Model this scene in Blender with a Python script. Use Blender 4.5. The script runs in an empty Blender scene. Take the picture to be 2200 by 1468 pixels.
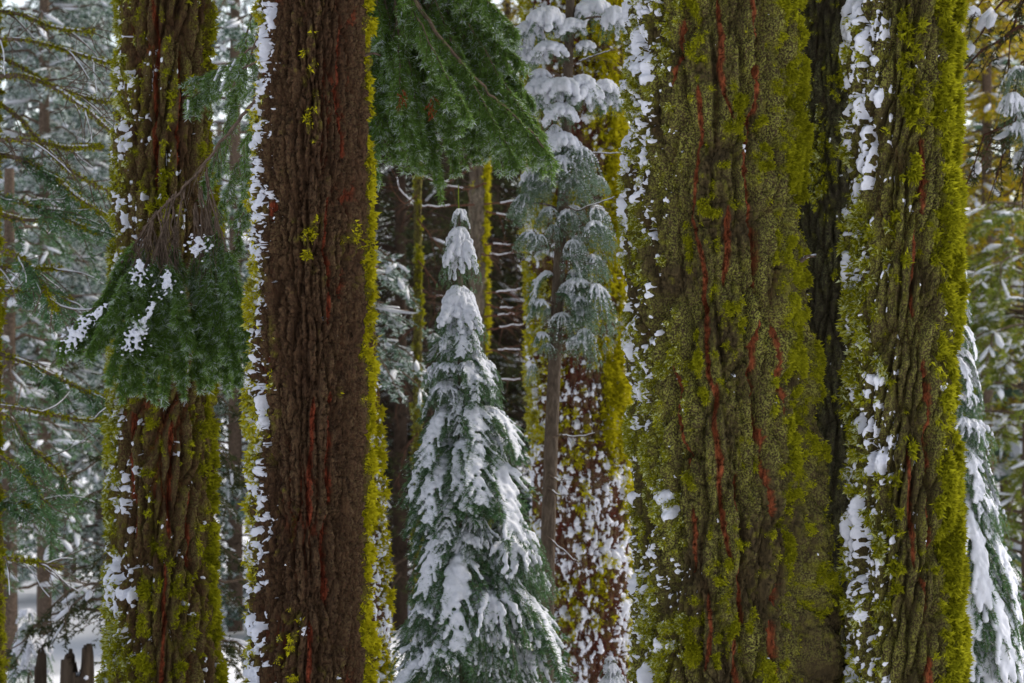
import bpy, math, random
import numpy as np

# ------------------------------------------------------------------ scene, camera, light
scn = bpy.context.scene
COL = scn.collection
random.seed(7)
CAMZ = 1.7
LENS = 85.0
K = 36.0 / LENS / 2200.0            # metres per photo pixel at 1 m

cam_data = bpy.data.cameras.new('camera')
cam_data.lens = LENS
cam_data.sensor_width = 36.0
cam_data.clip_end = 2000
cam_data.dof.use_dof = True
cam_data.dof.focus_distance = 12.0
cam_data.dof.aperture_fstop = 4.0
cam = bpy.data.objects.new('camera', cam_data)
COL.objects.link(cam)
cam.location = (0, 0, CAMZ)
cam.rotation_euler = (math.radians(90), 0, 0)
scn.camera = cam

SUN_EL, SUN_AZ = math.radians(48), math.radians(122)   # from the right, a little ahead, through cloud
world = bpy.data.worlds.new('World')
scn.world = world
world.use_nodes = True
wn = world.node_tree
bg = wn.nodes['Background']
sky = wn.nodes.new('ShaderNodeTexSky')
sky.sky_type = 'NISHITA'
sky.sun_disc = False
sky.sun_elevation = SUN_EL
sky.sun_rotation = math.radians(180) - SUN_AZ
sky.air_density = 1.0
sky.dust_density = 0.8
sky.ozone_density = 1.0
hs = wn.nodes.new('ShaderNodeHueSaturation')
hs.inputs['Saturation'].default_value = 0.38
wn.links.new(sky.outputs[0], hs.inputs['Color'])
wn.links.new(hs.outputs[0], bg.inputs['Color'])
bg.inputs['Strength'].default_value = 0.14

sl = bpy.data.lights.new('sun', 'SUN')
sl.energy = 2.7
sl.angle = math.radians(26)
sl.color = (1.0, 0.92, 0.78)
sun = bpy.data.objects.new('sun', sl)
COL.objects.link(sun)
sun.rotation_euler = (math.radians(90) - SUN_EL, 0, SUN_AZ)

scn.view_settings.view_transform = 'Standard'
scn.view_settings.look = 'None'
scn.view_settings.exposure = 0.62
scn.view_settings.gamma = 1.0
scn.view_settings.use_curve_mapping = False


def P(px, py, Y):
    return np.array([(px - 1100) * K * Y, Y, CAMZ + (734 - py) * K * Y])


def ground_z(x, y):
    r = np.interp(y, [-60, 0, 10, 15, 20, 30, 50, 75, 110, 170, 400],
                  [0.5, 0.0, -0.75, -1.15, -1.45, -2.0, -2.75, -2.7, 0.5, 5.0, 20.0])
    return r + 0.10 * np.sin(x * .55 + y * .31) + 0.05 * np.sin(x * 1.7 - y * .9)


# ------------------------------------------------------------------ numeric helpers
def sstep(a, b, x):
    t = np.clip((x - a) / (b - a), 0, 1)
    return t * t * (3 - 2 * t)


def _h(ix, iy, seed):
    n = (ix.astype(np.int64) * 374761393 + iy.astype(np.int64) * 668265263 + seed * 1442695041) & 0xffffffff
    n = ((n ^ (n >> 13)) * 1274126177) & 0xffffffff
    return ((n ^ (n >> 16)) & 0xffffff) / float(0xffffff)


def vnoise(x, y, seed=0):
    ix, iy = np.floor(x), np.floor(y)
    fx, fy = x - ix, y - iy
    ux, uy = fx * fx * (3 - 2 * fx), fy * fy * (3 - 2 * fy)
    a, b = _h(ix, iy, seed), _h(ix + 1, iy, seed)
    c, d = _h(ix, iy + 1, seed), _h(ix + 1, iy + 1, seed)
    return (a + (b - a) * ux) * (1 - uy) + (c + (d - c) * ux) * uy


def fbm(x, y, seed=0, o=4):
    r, a, t = 0, .5, 0
    for i in range(o):
        r = r + a * (vnoise(x, y, seed + i * 17) * 2 - 1)
        t += a
        x, y, a = x * 2.03 + 5.1, y * 2.03 + 9.7, a * .5
    return r / t


def voronoi(x, y, seed=0, jit=.9):
    ix, iy = np.floor(x), np.floor(y)
    f1 = np.full(x.shape, 9.)
    f2 = np.full(x.shape, 9.)
    cid = np.zeros(x.shape)
    dy1 = np.zeros(x.shape)
    for i in (-1, 0, 1):
        for j in (-1, 0, 1):
            cx, cy = ix + i, iy + j
            px = cx + .5 + (_h(cx, cy, seed) - .5) * jit
            py = cy + .5 + (_h(cx, cy, seed + 91) - .5) * jit
            d = np.hypot(px - x, py - y)
            near = d < f1
            f2 = np.where(near, f1, np.minimum(f2, d))
            cid = np.where(near, _h(cx, cy, seed + 333), cid)
            dy1 = np.where(near, y - py, dy1)
            f1 = np.where(near, d, f1)
    return f1, f2, cid, dy1


def blur(a, n=1):
    for _ in range(n):
        b = np.pad(a, 1, mode='edge')
        a = (b[1:-1, 1:-1] * 4 + b[:-2, 1:-1] + b[2:, 1:-1] + b[1:-1, :-2] + b[1:-1, 2:]) / 8
    return a


# ------------------------------------------------------------------ mesh helpers
def mesh_np(name, V, F, mat, attrs=None, smooth=False, midx=None):
    V = np.asarray(V, dtype=np.float32)
    F = np.asarray(F, dtype=np.int32)
    k = F.shape[1]
    me = bpy.data.meshes.new(name)
    me.vertices.add(len(V))
    me.vertices.foreach_set('co', V.ravel())
    me.loops.add(F.size)
    me.loops.foreach_set('vertex_index', F.ravel())
    me.polygons.add(len(F))
    me.polygons.foreach_set('loop_start', np.arange(0, F.size, k, dtype=np.int32))
    me.polygons.foreach_set('use_smooth', np.full(len(F), smooth, dtype=bool))
    for m in (mat if isinstance(mat, (list, tuple)) else [mat]):
        me.materials.append(m)
    if midx is not None:
        me.polygons.foreach_set('material_index', np.asarray(midx, dtype=np.int32))
    for nm, arr in (attrs or {}).items():
        dom = 'POINT' if len(arr) == len(V) and len(arr) != len(F) else 'FACE'
        at = me.attributes.new(nm, 'FLOAT', dom)
        at.data.foreach_set('value', np.asarray(arr, dtype=np.float32))
    me.update()
    me.validate()
    return me


def obj(name, me, parent=None, kind=None):
    o = bpy.data.objects.new(name, me)
    COL.objects.link(o)
    if parent is not None:
        o.parent = parent
    if kind:
        o['kind'] = kind
    return o


def thing(name, label, cat, loc, group=None):
    o = bpy.data.objects.new(name, None)
    COL.objects.link(o)
    o.empty_display_size = .2
    o.location = loc
    o['label'] = label
    o['category'] = cat
    if group:
        o['group'] = group
    return o


class Soup:
    """gathers triangles"""
    def __init__(self):
        self.v, self.f, self.n, self.a = [], [], 0, []

    def add(self, V, F, a=None):
        V = np.asarray(V, dtype=np.float32)
        F = np.asarray(F, dtype=np.int32)
        self.v.append(V)
        self.f.append(F + self.n)
        self.a.append(np.full(len(F), .5) if a is None else np.broadcast_to(a, (len(F),)))
        self.n += len(V)

    def tris(self):
        return len(self.f) and sum(len(x) for x in self.f)

    def mesh(self, name, mat, smooth=False):
        if not self.v:
            return None
        return mesh_np(name, np.concatenate(self.v), np.concatenate(self.f), mat,
                       {'tint': np.concatenate(self.a)}, smooth)

    def tube(self, pts, r0, r1, sides=5, a=None, power=1.0):
        pts = np.asarray(pts, dtype=np.float64)
        n = len(pts)
        T = np.gradient(pts, axis=0)
        T /= np.linalg.norm(T, axis=1)[:, None] + 1e-9
        ref = np.where(np.abs(T[:, 2:3]) > .9, np.array([[1., 0, 0]]), np.array([[0, 0, 1.]]))
        A = np.cross(T, ref)
        A /= np.linalg.norm(A, axis=1)[:, None] + 1e-9
        B = np.cross(T, A)
        r = (r0 + (r1 - r0) * np.linspace(0, 1, n) ** power)[:, None, None]
        th = np.linspace(0, 2 * np.pi, sides, endpoint=False)
        V = pts[:, None, :] + r * (np.cos(th)[None, :, None] * A[:, None, :] + np.sin(th)[None, :, None] * B[:, None, :])
        i = np.arange(n - 1)[:, None] * sides
        j = np.arange(sides)[None, :]
        j2 = (j + 1) % sides
        q = np.stack([i + j, i + j2, i + sides + j2, i + sides + j], -1).reshape(-1, 4)
        F = np.concatenate([q[:, [0, 1, 2]], q[:, [0, 2, 3]]])
        self.add(V.reshape(-1, 3), F, a)


def ico(sub):
    t = (1 + 5 ** .5) / 2
    v = [(-1, t, 0), (1, t, 0), (-1, -t, 0), (1, -t, 0), (0, -1, t), (0, 1, t), (0, -1, -t), (0, 1, -t),
         (t, 0, -1), (t, 0, 1), (-t, 0, -1), (-t, 0, 1)]
    f = [(0, 11, 5), (0, 5, 1), (0, 1, 7), (0, 7, 10), (0, 10, 11), (1, 5, 9), (5, 11, 4), (11, 10, 2), (10, 7, 6),
         (7, 1, 8), (3, 9, 4), (3, 4, 2), (3, 2, 6), (3, 6, 8), (3, 8, 9), (4, 9, 5), (2, 4, 11), (6, 2, 10), (8, 6, 7), (9, 8, 1)]
    v = [np.array(p) / np.linalg.norm(p) for p in v]
    for _ in range(sub):
        c, nf = {}, []
        def mid(a, b):
            k = (min(a, b), max(a, b))
            if k not in c:
                m = v[a] + v[b]
                v.append(m / np.linalg.norm(m))
                c[k] = len(v) - 1
            return c[k]
        for a, b, d in f:
            x, y, z = mid(a, b), mid(b, d), mid(d, a)
            nf += [(a, x, z), (b, y, x), (d, z, y), (x, y, z)]
        f = nf
    return np.array(v), np.array(f)


ICO0, ICO1 = ico(0), ico(1)


def unit(v):
    return v / (np.linalg.norm(v, axis=-1, keepdims=True) + 1e-9)


def needles(segs, k, ln, wd, rng, flat=.6, fwd=.7, frost=0.0):
    """segs: (M,6) twig pieces -> needle triangles on both sides of each; returns V,F,tint"""
    S = np.asarray(segs, dtype=np.float64)
    M = len(S)
    p0, p1 = np.repeat(S[:, :3], k, 0), np.repeat(S[:, 3:6], k, 0)
    n = M * k
    u = rng.random((n, 1))
    c = p0 + (p1 - p0) * u
    ax = unit(p1 - p0)
    side = unit(np.cross(ax, np.array([0, 0, 1.])) + 1e-4)
    up = np.cross(side, ax)
    sg = np.where(rng.random((n, 1)) < .5, -1, 1.)
    d = unit(ax * (fwd + .3 * rng.normal(size=(n, 1))) + side * sg * (1 + .3 * rng.normal(size=(n, 1))) + up * rng.normal(size=(n, 1)) * (1 - flat))
    L = ln * (.6 + .6 * rng.random((n, 1)))
    b = unit(np.cross(d, unit(rng.normal(size=(n, 3))))) * wd * .5
    V = np.stack([c - b, c + b, c + d * L], 1).reshape(-1, 3)
    F = np.arange(n * 3).reshape(-1, 3)
    base = np.repeat(rng.random(M), k)
    tint = np.clip(base * .55 + rng.random(n) * .45, 0, 1) * .9
    if np.ndim(frost) or frost > 0:
        fr = np.repeat(np.broadcast_to(frost, (M,)), k)
        tint = np.where(rng.random(n) < fr, 1.0 + rng.random(n), tint)     # over 1: rimed with snow
    return V, F, tint


# ------------------------------------------------------------------ materials
def mat_base(name):
    m = bpy.data.materials.new(name)
    m.use_nodes = True
    nt = m.node_tree
    b = nt.nodes['Principled BSDF']
    b.inputs['Roughness'].default_value = .9
    b.inputs['Specular IOR Level'].default_value = .15
    return m, nt, b


def attr(nt, nm):
    a = nt.nodes.new('ShaderNodeAttribute')
    a.attribute_name = nm
    return a.outputs['Fac']


def ramp(nt, fac, stops):
    r = nt.nodes.new('ShaderNodeValToRGB')
    e = r.color_ramp.elements
    while len(e) < len(stops):
        e.new(.5)
    for i, (p, c) in enumerate(stops):
        e[i].position = p
        e[i].color = (*c, 1) if len(c) == 3 else c
    nt.links.new(fac, r.inputs[0])
    return r.outputs[0]


def mix(nt, fac, a, b):
    m = nt.nodes.new('ShaderNodeMix')
    m.data_type = 'RGBA'
    for s, v in ((0, fac), (6, a), (7, b)):
        if isinstance(v, (tuple, list)):
            m.inputs[s].default_value = (*v, 1)
        elif isinstance(v, (int, float)):
            m.inputs[s].default_value = v
        else:
            nt.links.new(v, m.inputs[s])
    return m.outputs[2]


def noise(nt, scale, det=4, stretch=(1, 1, 1), rough=.6):
    tc = nt.nodes.new('ShaderNodeTexCoord')
    mp = nt.nodes.new('ShaderNodeMapping')
    mp.inputs['Scale'].default_value = stretch
    nt.links.new(tc.outputs['Object'], mp.inputs[0])
    n = nt.nodes.new('ShaderNodeTexNoise')
    n.inputs['Scale'].default_value = scale
    n.inputs['Detail'].default_value = det
    n.inputs['Roughness'].default_value = rough
    nt.links.new(mp.outputs[0], n.inputs['Vector'])
    return n.outputs['Fac']


def math_n(nt, op, a, b=None):
    m = nt.nodes.new('ShaderNodeMath')
    m.operation = op
    m.use_clamp = True
    for i, v in enumerate((a, b)):
        if v is None:
            continue
        if isinstance(v, (int, float)):
            m.inputs[i].default_value = v
        else:
            nt.links.new(v, m.inputs[i])
    return m.outputs[0]


def bark_material(name, dark, light, red, mossc, lichen):
    m, nt, b = mat_base(name)
    n1 = noise(nt, 55, 6, (1, 1, .35))
    n2 = noise(nt, 9, 4, (1, 1, .4))
    col = ramp(nt, n1, [(.3, dark), (.52, tuple((x + y) / 2 for x, y in zip(dark, light))), (.72, light)])
    col = mix(nt, ramp(nt, n2, [(.35, (0, 0, 0)), (.7, (.55, .55, .55))]), col, tuple(x * .55 for x in light))
    # pale crusty lichen speckle
    sp = noise(nt, 105, 4)
    lf = math_n(nt, 'MULTIPLY', ramp(nt, sp, [(.47, (0, 0, 0)), (.56, (1, 1, 1))]), attr(nt, 'lichen'))
    col = mix(nt, lf, col, lichen)
    rn = noise(nt, 60, 4, (1, 1, .3))
    redc = ramp(nt, rn, [(.34, tuple(x * .16 for x in red)), (.52, tuple(x * .6 for x in red)), (.68, red)])
    col = mix(nt, attr(nt, 'red'), col, redc)
    mn = noise(nt, 90, 4)
    mcol = ramp(nt, mn, [(.3, tuple(x * .3 for x in mossc)), (.65, mossc)])
    mf = math_n(nt, 'MULTIPLY', attr(nt, 'moss'), ramp(nt, noise(nt, 70, 3), [(.34, (0, 0, 0)), (.5, (1, 1, 1))]))
    col = mix(nt, mf, col, mcol)
    nt.links.new(col, b.inputs['Base Color'])
    bp = nt.nodes.new('ShaderNodeBump')
    bp.inputs['Strength'].default_value = 1.0
    bp.inputs['Distance'].default_value = .02
    nt.links.new(n1, bp.inputs['Height'])
    nt.links.new(bp.outputs[0], b.inputs['Normal'])
    return m


def leaf_material(name, c0, c1, c2, rime=(.62, .66, .72), trans=.25):
    """tint 0..1 walks through the three colours, over 1 a needle is rimed with snow"""
    m, nt, b = mat_base(name)
    t = attr(nt, 'tint')
    col = ramp(nt, t, [(0, c0), (.5, c1), (1, c2)])
    fr = nt.nodes.new('ShaderNodeMath')
    fr.operation = 'GREATER_THAN'
    fr.inputs[1].default_value = 1.0
    nt.links.new(t, fr.inputs[0])
    fx = nt.nodes.new('ShaderNodeMath')
    fx.operation = 'SUBTRACT'
    fx.inputs[1].default_value = .85
    fx.use_clamp = True
    nt.links.new(t, fx.inputs[0])
    fm = nt.nodes.new('ShaderNodeMath')
    fm.operation = 'MULTIPLY'
    nt.links.new(fr.outputs[0], fm.inputs[0])
    nt.links.new(fx.outputs[0], fm.inputs[1])
    col = mix(nt, fm.outputs[0], col, rime)
    nt.links.new(col, b.inputs['Base Color'])
    b.inputs['Roughness'].default_value = .85
    b.inputs['Specular IOR Level'].default_value = .05
    if trans:
        tr = nt.nodes.new('ShaderNodeBsdfTranslucent')
        nt.links.new(col, tr.inputs['Color'])
        ms = nt.nodes.new('ShaderNodeMixShader')
        ms.inputs[0].default_value = trans
        nt.links.new(b.outputs[0], ms.inputs[1])
        nt.links.new(tr.outputs[0], ms.inputs[2])
        nt.links.new(ms.outputs[0], nt.nodes['Material Output'].inputs['Surface'])
    return m


def plain(name, c0, c1, scale=30, stretch=(1, 1, 1), bump=.0, dist=.01, rough=.9):
    m, nt, b = mat_base(name)
    n = noise(nt, scale, 4, stretch)
    nt.links.new(ramp(nt, n, [(.3, c0), (.7, c1)]), b.inputs['Base Color'])
    b.inputs['Roughness'].default_value = rough
    if bump:
        bp = nt.nodes.new('ShaderNodeBump')
        bp.inputs['Strength'].default_value = bump
        bp.inputs['Distance'].default_value = dist
        nt.links.new(n, bp.inputs['Height'])
        nt.links.new(bp.outputs[0], b.inputs['Normal'])
    return m


MOSSC = (.20, .195, .010)
M_SNOW = plain('snow', (.66, .67, .74), (.74, .745, .81), 60, bump=.35, dist=.006, rough=.7)
M_GROUND = plain('snow_ground', (.74, .75, .82), (.80, .81, .87), 3, bump=.4, dist=.05, rough=.7)
M_BARK_OLIVE = bark_material('bark_olive', (.013, .009, .005), (.110, .078, .034), (.32, .085, .032), (.28, .27, .012), (.25, .245, .050))
M_BARK_BROWN = bark_material('bark_brown', (.018, .009, .005), (.135, .072, .034), (.30, .068, .026), (.26, .25, .012), (.17, .145, .045))
M_BARK_RUST = bark_material('bark_rust', (.014, .007, .005), (.118, .060, .030), (.30, .062, .026), (.26, .25, .012), (.13, .085, .04))
M_BARK_SHADED = bark_material('bark_shaded', (.006, .005, .004), (.045, .034, .020), (.12, .03, .015), (.14, .14, .01), (.10, .10, .04))  # shade between the neighbouring trunks is put into these bark and moss colours
M_BARK_RED = bark_material('bark_red', (.030, .010, .007), (.16, .050, .030), (.25, .035, .02), (.24, .22, .010), (.2, .17, .1))
M_BARK_GREY = bark_material('bark_grey', (.05, .036, .026), (.20, .15, .11), (.2, .06, .03), (.2, .2, .01), (.25, .22, .16))
M_MOSS = leaf_material('moss', (.085, .086, .005), (.28, .275, .010), (.46, .45, .021), rime=(.62, .66, .42), trans=.3)
M_MOSS_GOLD = leaf_material('moss_gold', (.15, .13, .005), (.42, .375, .010), (.60, .54, .020), rime=(.5, .55, .3), trans=.2)
M_LICHEN = leaf_material('lichen', (.06, .075, .035), (.14, .17, .09), (.24, .28, .16), trans=.1)
M_FIR = leaf_material('fir_needles', (.05, .10, .045), (.105, .205, .085), (.20, .31, .145), trans=.45)
M_CEDAR = leaf_material('cedar_sprays', (.085, .135, .030), (.17, .29, .060), (.34, .48, .15), trans=.6)
M_TEAL = leaf_material('pale_needles', (.06, .10, .075), (.13, .21, .155), (.24, .33, .25), rime=(.78, .82, .86), trans=.4)
M_YELGRN = leaf_material('yellow_green_needles', (.10, .15, .03), (.26, .31, .05), (.45, .42, .06), rime=(.75, .75, .76), trans=.55)
M_DARKN = leaf_material('dark_needles', (.022, .030, .014), (.05, .06, .024), (.12, .12, .04))
M_GOLDN = leaf_material('golden_needles', (.28, .28, .025), (.55, .46, .035), (.78, .48, .035), rime=(.75, .75, .76), trans=.65)
M_RUST = leaf_material('dead_sprays', (.16, .03, .012), (.25, .05, .02), (.3, .08, .03))
M_TWIG = plain('twig_bark', (.06, .042, .030), (.19, .135, .10), 40)
M_TWIGDARK = plain('dark_twigs', (.022, .015, .011), (.065, .042, .028), 40)
M_TWIGRED = plain('reddish_twigs', (.05, .022, .014), (.13, .06, .035), 40)
M_SNAG = plain('weathered_wood', (.025, .017, .012), (.09, .065, .045), 18, (1, 1, .15), bump=.8, dist=.02)

# ------------------------------------------------------------------ ground
gy = np.concatenate([np.linspace(-60, 8, 30), np.linspace(8.5, 60, 150), np.linspace(62, 400, 60)])
gx = np.concatenate([np.linspace(-220, -22, 30), np.linspace(-20, 20, 120), np.linspace(22, 220, 30)])
GX, GY = np.meshgrid(gx, gy)
GZ = ground_z(GX, GY) + .12 * fbm(GX * .6, GY * .6, 5, 4)
nr, nc = GX.shape


def grid_faces(nr, nc):
    i = np.arange(nr - 1)[:, None] * nc
    j = np.arange(nc - 1)[None, :]
    return np.stack([i + j, i + j + 1, i + nc + j + 1, i + nc + j], -1).reshape(-1, 4)


o = obj('snow_ground', mesh_np('snow_ground', np.stack([GX, GY, GZ], -1).reshape(-1, 3), grid_faces(nr, nc), M_GROUND, smooth=True), kind='structure')


# ------------------------------------------------------------------ big trunks
def big_trunk(tree, Y, edge, seed, mat, sx=.075, sz=.30, depth=.03, skew=0., fine=.006, tilt=.010,
              lines=(), rand_red=0., moss=None, mossmat=None, tuft=20000, tuft_len=.022, snow=None, lumps=400,
              lump=(.02, .05), lobe=None, lichen=.7, cell=.0050, wob=.012, name='trunk', top_extra=12.0, snow_len=1.7,
              snow_thick=.62, mossup=1.0, bsz=.80, pads=.18, furrow=.030):
    rng = np.random.default_rng(seed)
    e = np.array(edge, dtype=float)                 # rows: photo y, left, right
    zt, zb = P(0, -60, Y)[2], P(0, 1520, Y)[2]
    gz = float(ground_z(np.array(0.), np.array(float(Y)))) - .25
    rows = np.concatenate([np.linspace(gz, zb, max(4, int((zb - gz) / .05)))[:-1], np.arange(zb, zt, cell),
                           np.linspace(zt + .03, zt + 1.5, 16), np.linspace(zt + 1.8, zt + top_extra, 20)])
    py = 734 - (rows - CAMZ) / (K * Y)
    lx = np.interp(py, e[:, 0], e[:, 1])
    rx = np.interp(py, e[:, 0], e[:, 2])
    cx = ((lx + rx) / 2 - 1100) * K * Y
    R = (rx - lx) / 2 * K * Y
    below = rows < zb
    R = R + np.where(below, (zb - rows) * .16, 0)
    Rm = float(R.mean())
    na = int(3.6 * Rm / cell)
    th = np.concatenate([np.linspace(-math.pi, -1.8, 26)[:-1], np.linspace(-1.8, 1.8, na), np.linspace(1.8, math.pi, 26)[1:]])
    TH, Z = np.meshgrid(th, rows)
    PY = 734 - (Z - CAMZ) / (K * Y)
    S = TH * Rm
    # bark plates
    s2 = S + skew * Z + wob * fbm(S * 9, Z * 3.5, seed, 3) * 2 + wob * .8 * fbm(S * 42, Z * 22, seed + 2, 3) + .03 * fbm(S * 1.5, Z * .9, seed + 5, 2)
    z2 = Z + .08 * fbm(S * 5, Z * 2, seed + 3, 3)
    f1, f2, cid, dy = voronoi(s2 / sx, z2 / sz, seed)
    edge_d = f2 - f1
    plate = sstep(.0, .42, edge_d + .10 * fbm(S * 40, Z * 18, seed + 31, 3))
    g1, g2, gid, gdy = voronoi(s2 / (sx * .36) + fbm(S * 30, Z * 12, seed + 8, 2) * .5, z2 / (sz * .22), seed + 50)
    scale = sstep(0, .3, g2 - g1)
    n_f = fbm(S * 70, Z * 40, seed + 70, 3)
    H = depth * (plate - 1) + (cid - .5) * depth * .45 + np.clip(dy, -.6, .6) * tilt \
        + fine * (scale - 1) + (gid - .5) * fine * 1.1 + n_f * fine * .8 - 1.3 * fine * np.abs(fbm(S * 55, Z * 16, seed + 75, 3)) - .9 * fine * (1 - sstep(.0, .10, np.abs(fbm(S * 16, Z * 26, seed + 77, 2)))) + .5 * depth * fbm(S * 5, Z * 1.3, seed + 90, 2)
    H = H - furrow * (1 - sstep(.0, .13, np.abs(fbm(S * 6.5 + .12 * fbm(S * 40, Z * 20, seed + 62, 2), Z * .9, seed + 60, 2)))) * (.5 + .5 * vnoise(S * 5, Z * 4, seed + 61))
    red = np.zeros_like(H)
    clear = np.zeros_like(H)
    if rand_red:
        big = sstep(.05, .35, fbm(S * 4.5, Z * 1.1, seed + 120, 3))
        red = np.maximum(red, (1 - sstep(.02, .16, edge_d + .10 * n_f)) * big * rand_red)
    for L in lines:
        L = np.array(L, dtype=float)
        lz = CAMZ + (734 - L[:, 1]) * K * Y
        lcx = np.interp(L[:, 1], py[::-1], cx[::-1])
        lR = np.interp(L[:, 1], py[::-1], R[::-1])
        ls = np.arcsin(np.clip(((L[:, 0] - 1100) * K * Y - lcx) / lR, -.99, .99)) * Rm
        od = np.argsort(lz)
        rz = rows
        c = np.interp(rz, lz[od], ls[od]) + .009 * fbm(rz * 9, rz * 0 + seed, seed + 7, 3)
        w = (.010 + .009 * np.clip(fbm(rz * 6, rz * 0 + 3.3, seed + int(L[0, 0]), 2) + .35, 0, 1)) * \
            sstep(lz.min() - .02, lz.min() + .06, rz) * (1 - sstep(lz.max() - .06, lz.max() + .02, rz)) + 1e-5
        d = np.abs(S - c[:, None] + .004 * n_f) / w[:, None]
        on = (w > .002)[:, None]
        H = H - np.where(on, .020 * np.exp(-(d / 1.5) ** 2), 0)
        H = H + np.where(on, .010 * np.exp(-((d - 2.6) / 1.3) ** 2), 0)
        red = np.maximum(red, np.where(on, 1 - sstep(.55, 1.15, d + .4 * n_f), 0))
        clear = np.maximum(clear, np.where(on, 1 - sstep(1.5, 3.2, d), 0))
    ridge = sstep(-depth * .7, depth * .1, H)
    m_f = fbm(S * 30, Z * 22, seed + 205, 3)
    mm = np.zeros_like(H) if moss is None else np.clip(
        moss(TH, PY) + .75 * fbm(S * 6, Z * 3.2, seed + 200, 3) + .95 * m_f + .30 * (ridge - .6), 0, 1) * (1 - red) * (1 - clear)
    H = H + sstep(.25, .9, mm) * (.004 + .016 * np.clip(fbm(S * 24, Z * 17, seed + 206, 3) + .35, 0, 1)) * mossup
    RR = R[:, None] + H
    if lobe:
        RR = RR + lobe(TH, PY)
    X = cx[:, None] + RR * np.sin(TH)
    YY = Y - RR * np.cos(TH)
    base = np.array([float(np.interp(zb, rows, cx)), Y, gz + .25])
    V = np.stack([X, YY, Z], -1) - base
    li = np.clip(.35 + lichen * fbm(S * 6, Z * 4, seed + 210, 3) + .3 * ridge, 0, 1)
    nr, nc = H.shape
    tr = obj(name, mesh_np(name, V.reshape(-1, 3), grid_faces(nr, nc), mat,
                           {'red': red.ravel(), 'moss': mm.ravel(), 'lichen': li.ravel()}, smooth=True), tree)
    # outward normal
    N = np.stack([np.sin(TH), -np.cos(TH), np.zeros_like(TH)], -1)
    in_frame = (PY > -60) & (PY < 1520)
    if moss is not None and tuft:
        w = np.where(in_frame & (np.abs(TH) < 1.8), np.clip(mm - .35, 0, 1) ** 1.3, 0).ravel()
        idx = rng.choice(w.size, size=tuft, p=w / w.sum())
        kk = 5
        p = np.repeat(V.reshape(-1, 3)[idx], kk, 0) + rng.normal(size=(tuft * kk, 3)) * .006
        nn = np.repeat(N.reshape(-1, 3)[idx], kk, 0)
        strength = np.repeat(mm.ravel()[idx], kk)[:, None]
        d = unit(nn * .9 + rng.normal(size=p.shape) * .75 + np.array([0, 0, -.25]))
        Ln = tuft_len * (.30 + 1.3 * rng.random((len(p), 1)) ** 1.8) * (.45 + .75 * strength)
        b = unit(np.cross(d, rng.normal(size=p.shape))) * Ln * (.16 + .16 * rng.random((len(p), 1)))
        p = p - nn * .003
        MV = np.stack([p - b, p + b, p + d * Ln], 1).reshape(-1, 3)
        MF = np.arange(len(MV)).reshape(-1, 3)
        hue = np.repeat(vnoise(S.ravel()[idx] * 10, Z.ravel()[idx] * 7, seed + 300), kk)
        tint = np.clip(.25 + .5 * hue + .35 * (rng.random(len(MF)) - .4), 0, 1)
        left = np.repeat(TH.ravel()[idx], kk)
        tint = np.where((rng.random(len(MF)) < .30) & (left < -.45), 1 + rng.random(len(MF)) * .8, tint)
        obj('moss', mesh_np('moss', MV, MF, mossmat or M_MOSS, {'tint': tint}), tr, 'stuff')
    if snow is not None and lumps:
        T = np.full(H.shape, -.012)
        ledge = sstep(.0, .55, dy)
        w = np.where(in_frame & (np.abs(TH) < 1.78), np.clip(snow(TH, PY) - .25, 0, 1) * (.05 + ridge) * (.1 + ledge) *
                     sstep(-.25, .35, fbm(S * 3.0, Z * 2.2, seed + 400, 3) + .1), 0).ravel()
        idx = rng.choice(w.size, size=lumps, p=w / w.sum(), replace=False) if (w > 0).sum() > lumps else []
        rng2 = rng
        dcol = np.gradient(th) * Rm
        for q in idx[:int(lumps * pads)]:
            i, j = divmod(int(q), nc)
            t = rng2.random() ** 1.6
            a = lump[0] + (lump[1] - lump[0]) * t
            a *= .8 + .4 * rng2.random()
            hgt = a * (.9 + (snow_len - .9) * rng2.random() ** 1.5)
            thick = a * snow_thick * (.8 + .5 * rng2.random())
            ang = rng2.normal() * .25 - skew * .8
            di = int(hgt * 1.5 / cell) + 2
            dj = int(a * 1.8 / dcol[j]) + 2
            i0, i1, j0, j1 = max(0, i - di), min(nr, i + di), max(0, j - dj), min(nc, j + dj)
            ss = S[i0:i1, j0:j1] - S[i, j]
            zz = Z[i0:i1, j0:j1] - Z[i, j]
            u = ss * math.cos(ang) + zz * math.sin(ang)
            v = -ss * math.sin(ang) + zz * math.cos(ang)
            # blunt top, tapering foot
            rr = np.sqrt((u / (a * (1 + .45 * np.clip(v / hgt, -1, 1)))) ** 2 + (v / hgt) ** 2) + .28 * (n_f[i0:i1, j0:j1])
            val = np.where(rr < 1, np.sqrt(np.clip(1 - rr ** 2, 0, 1)) * thick, -(rr - 1) * .02)
            T[i0:i1, j0:j1] = np.maximum(T[i0:i1, j0:j1], val)
        rsharp = sstep(-.5, .9, (H - blur(H, 14)) / (depth * .35))
        FR = np.clip(snow(TH, PY), 0, 1.2)
        pr = FR * (.16 + .85 * fbm(S * 5.5, Z * 3.4, seed + 411, 3) + .35 * ledge + 1.1 * (rsharp - .5)) - .05
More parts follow.
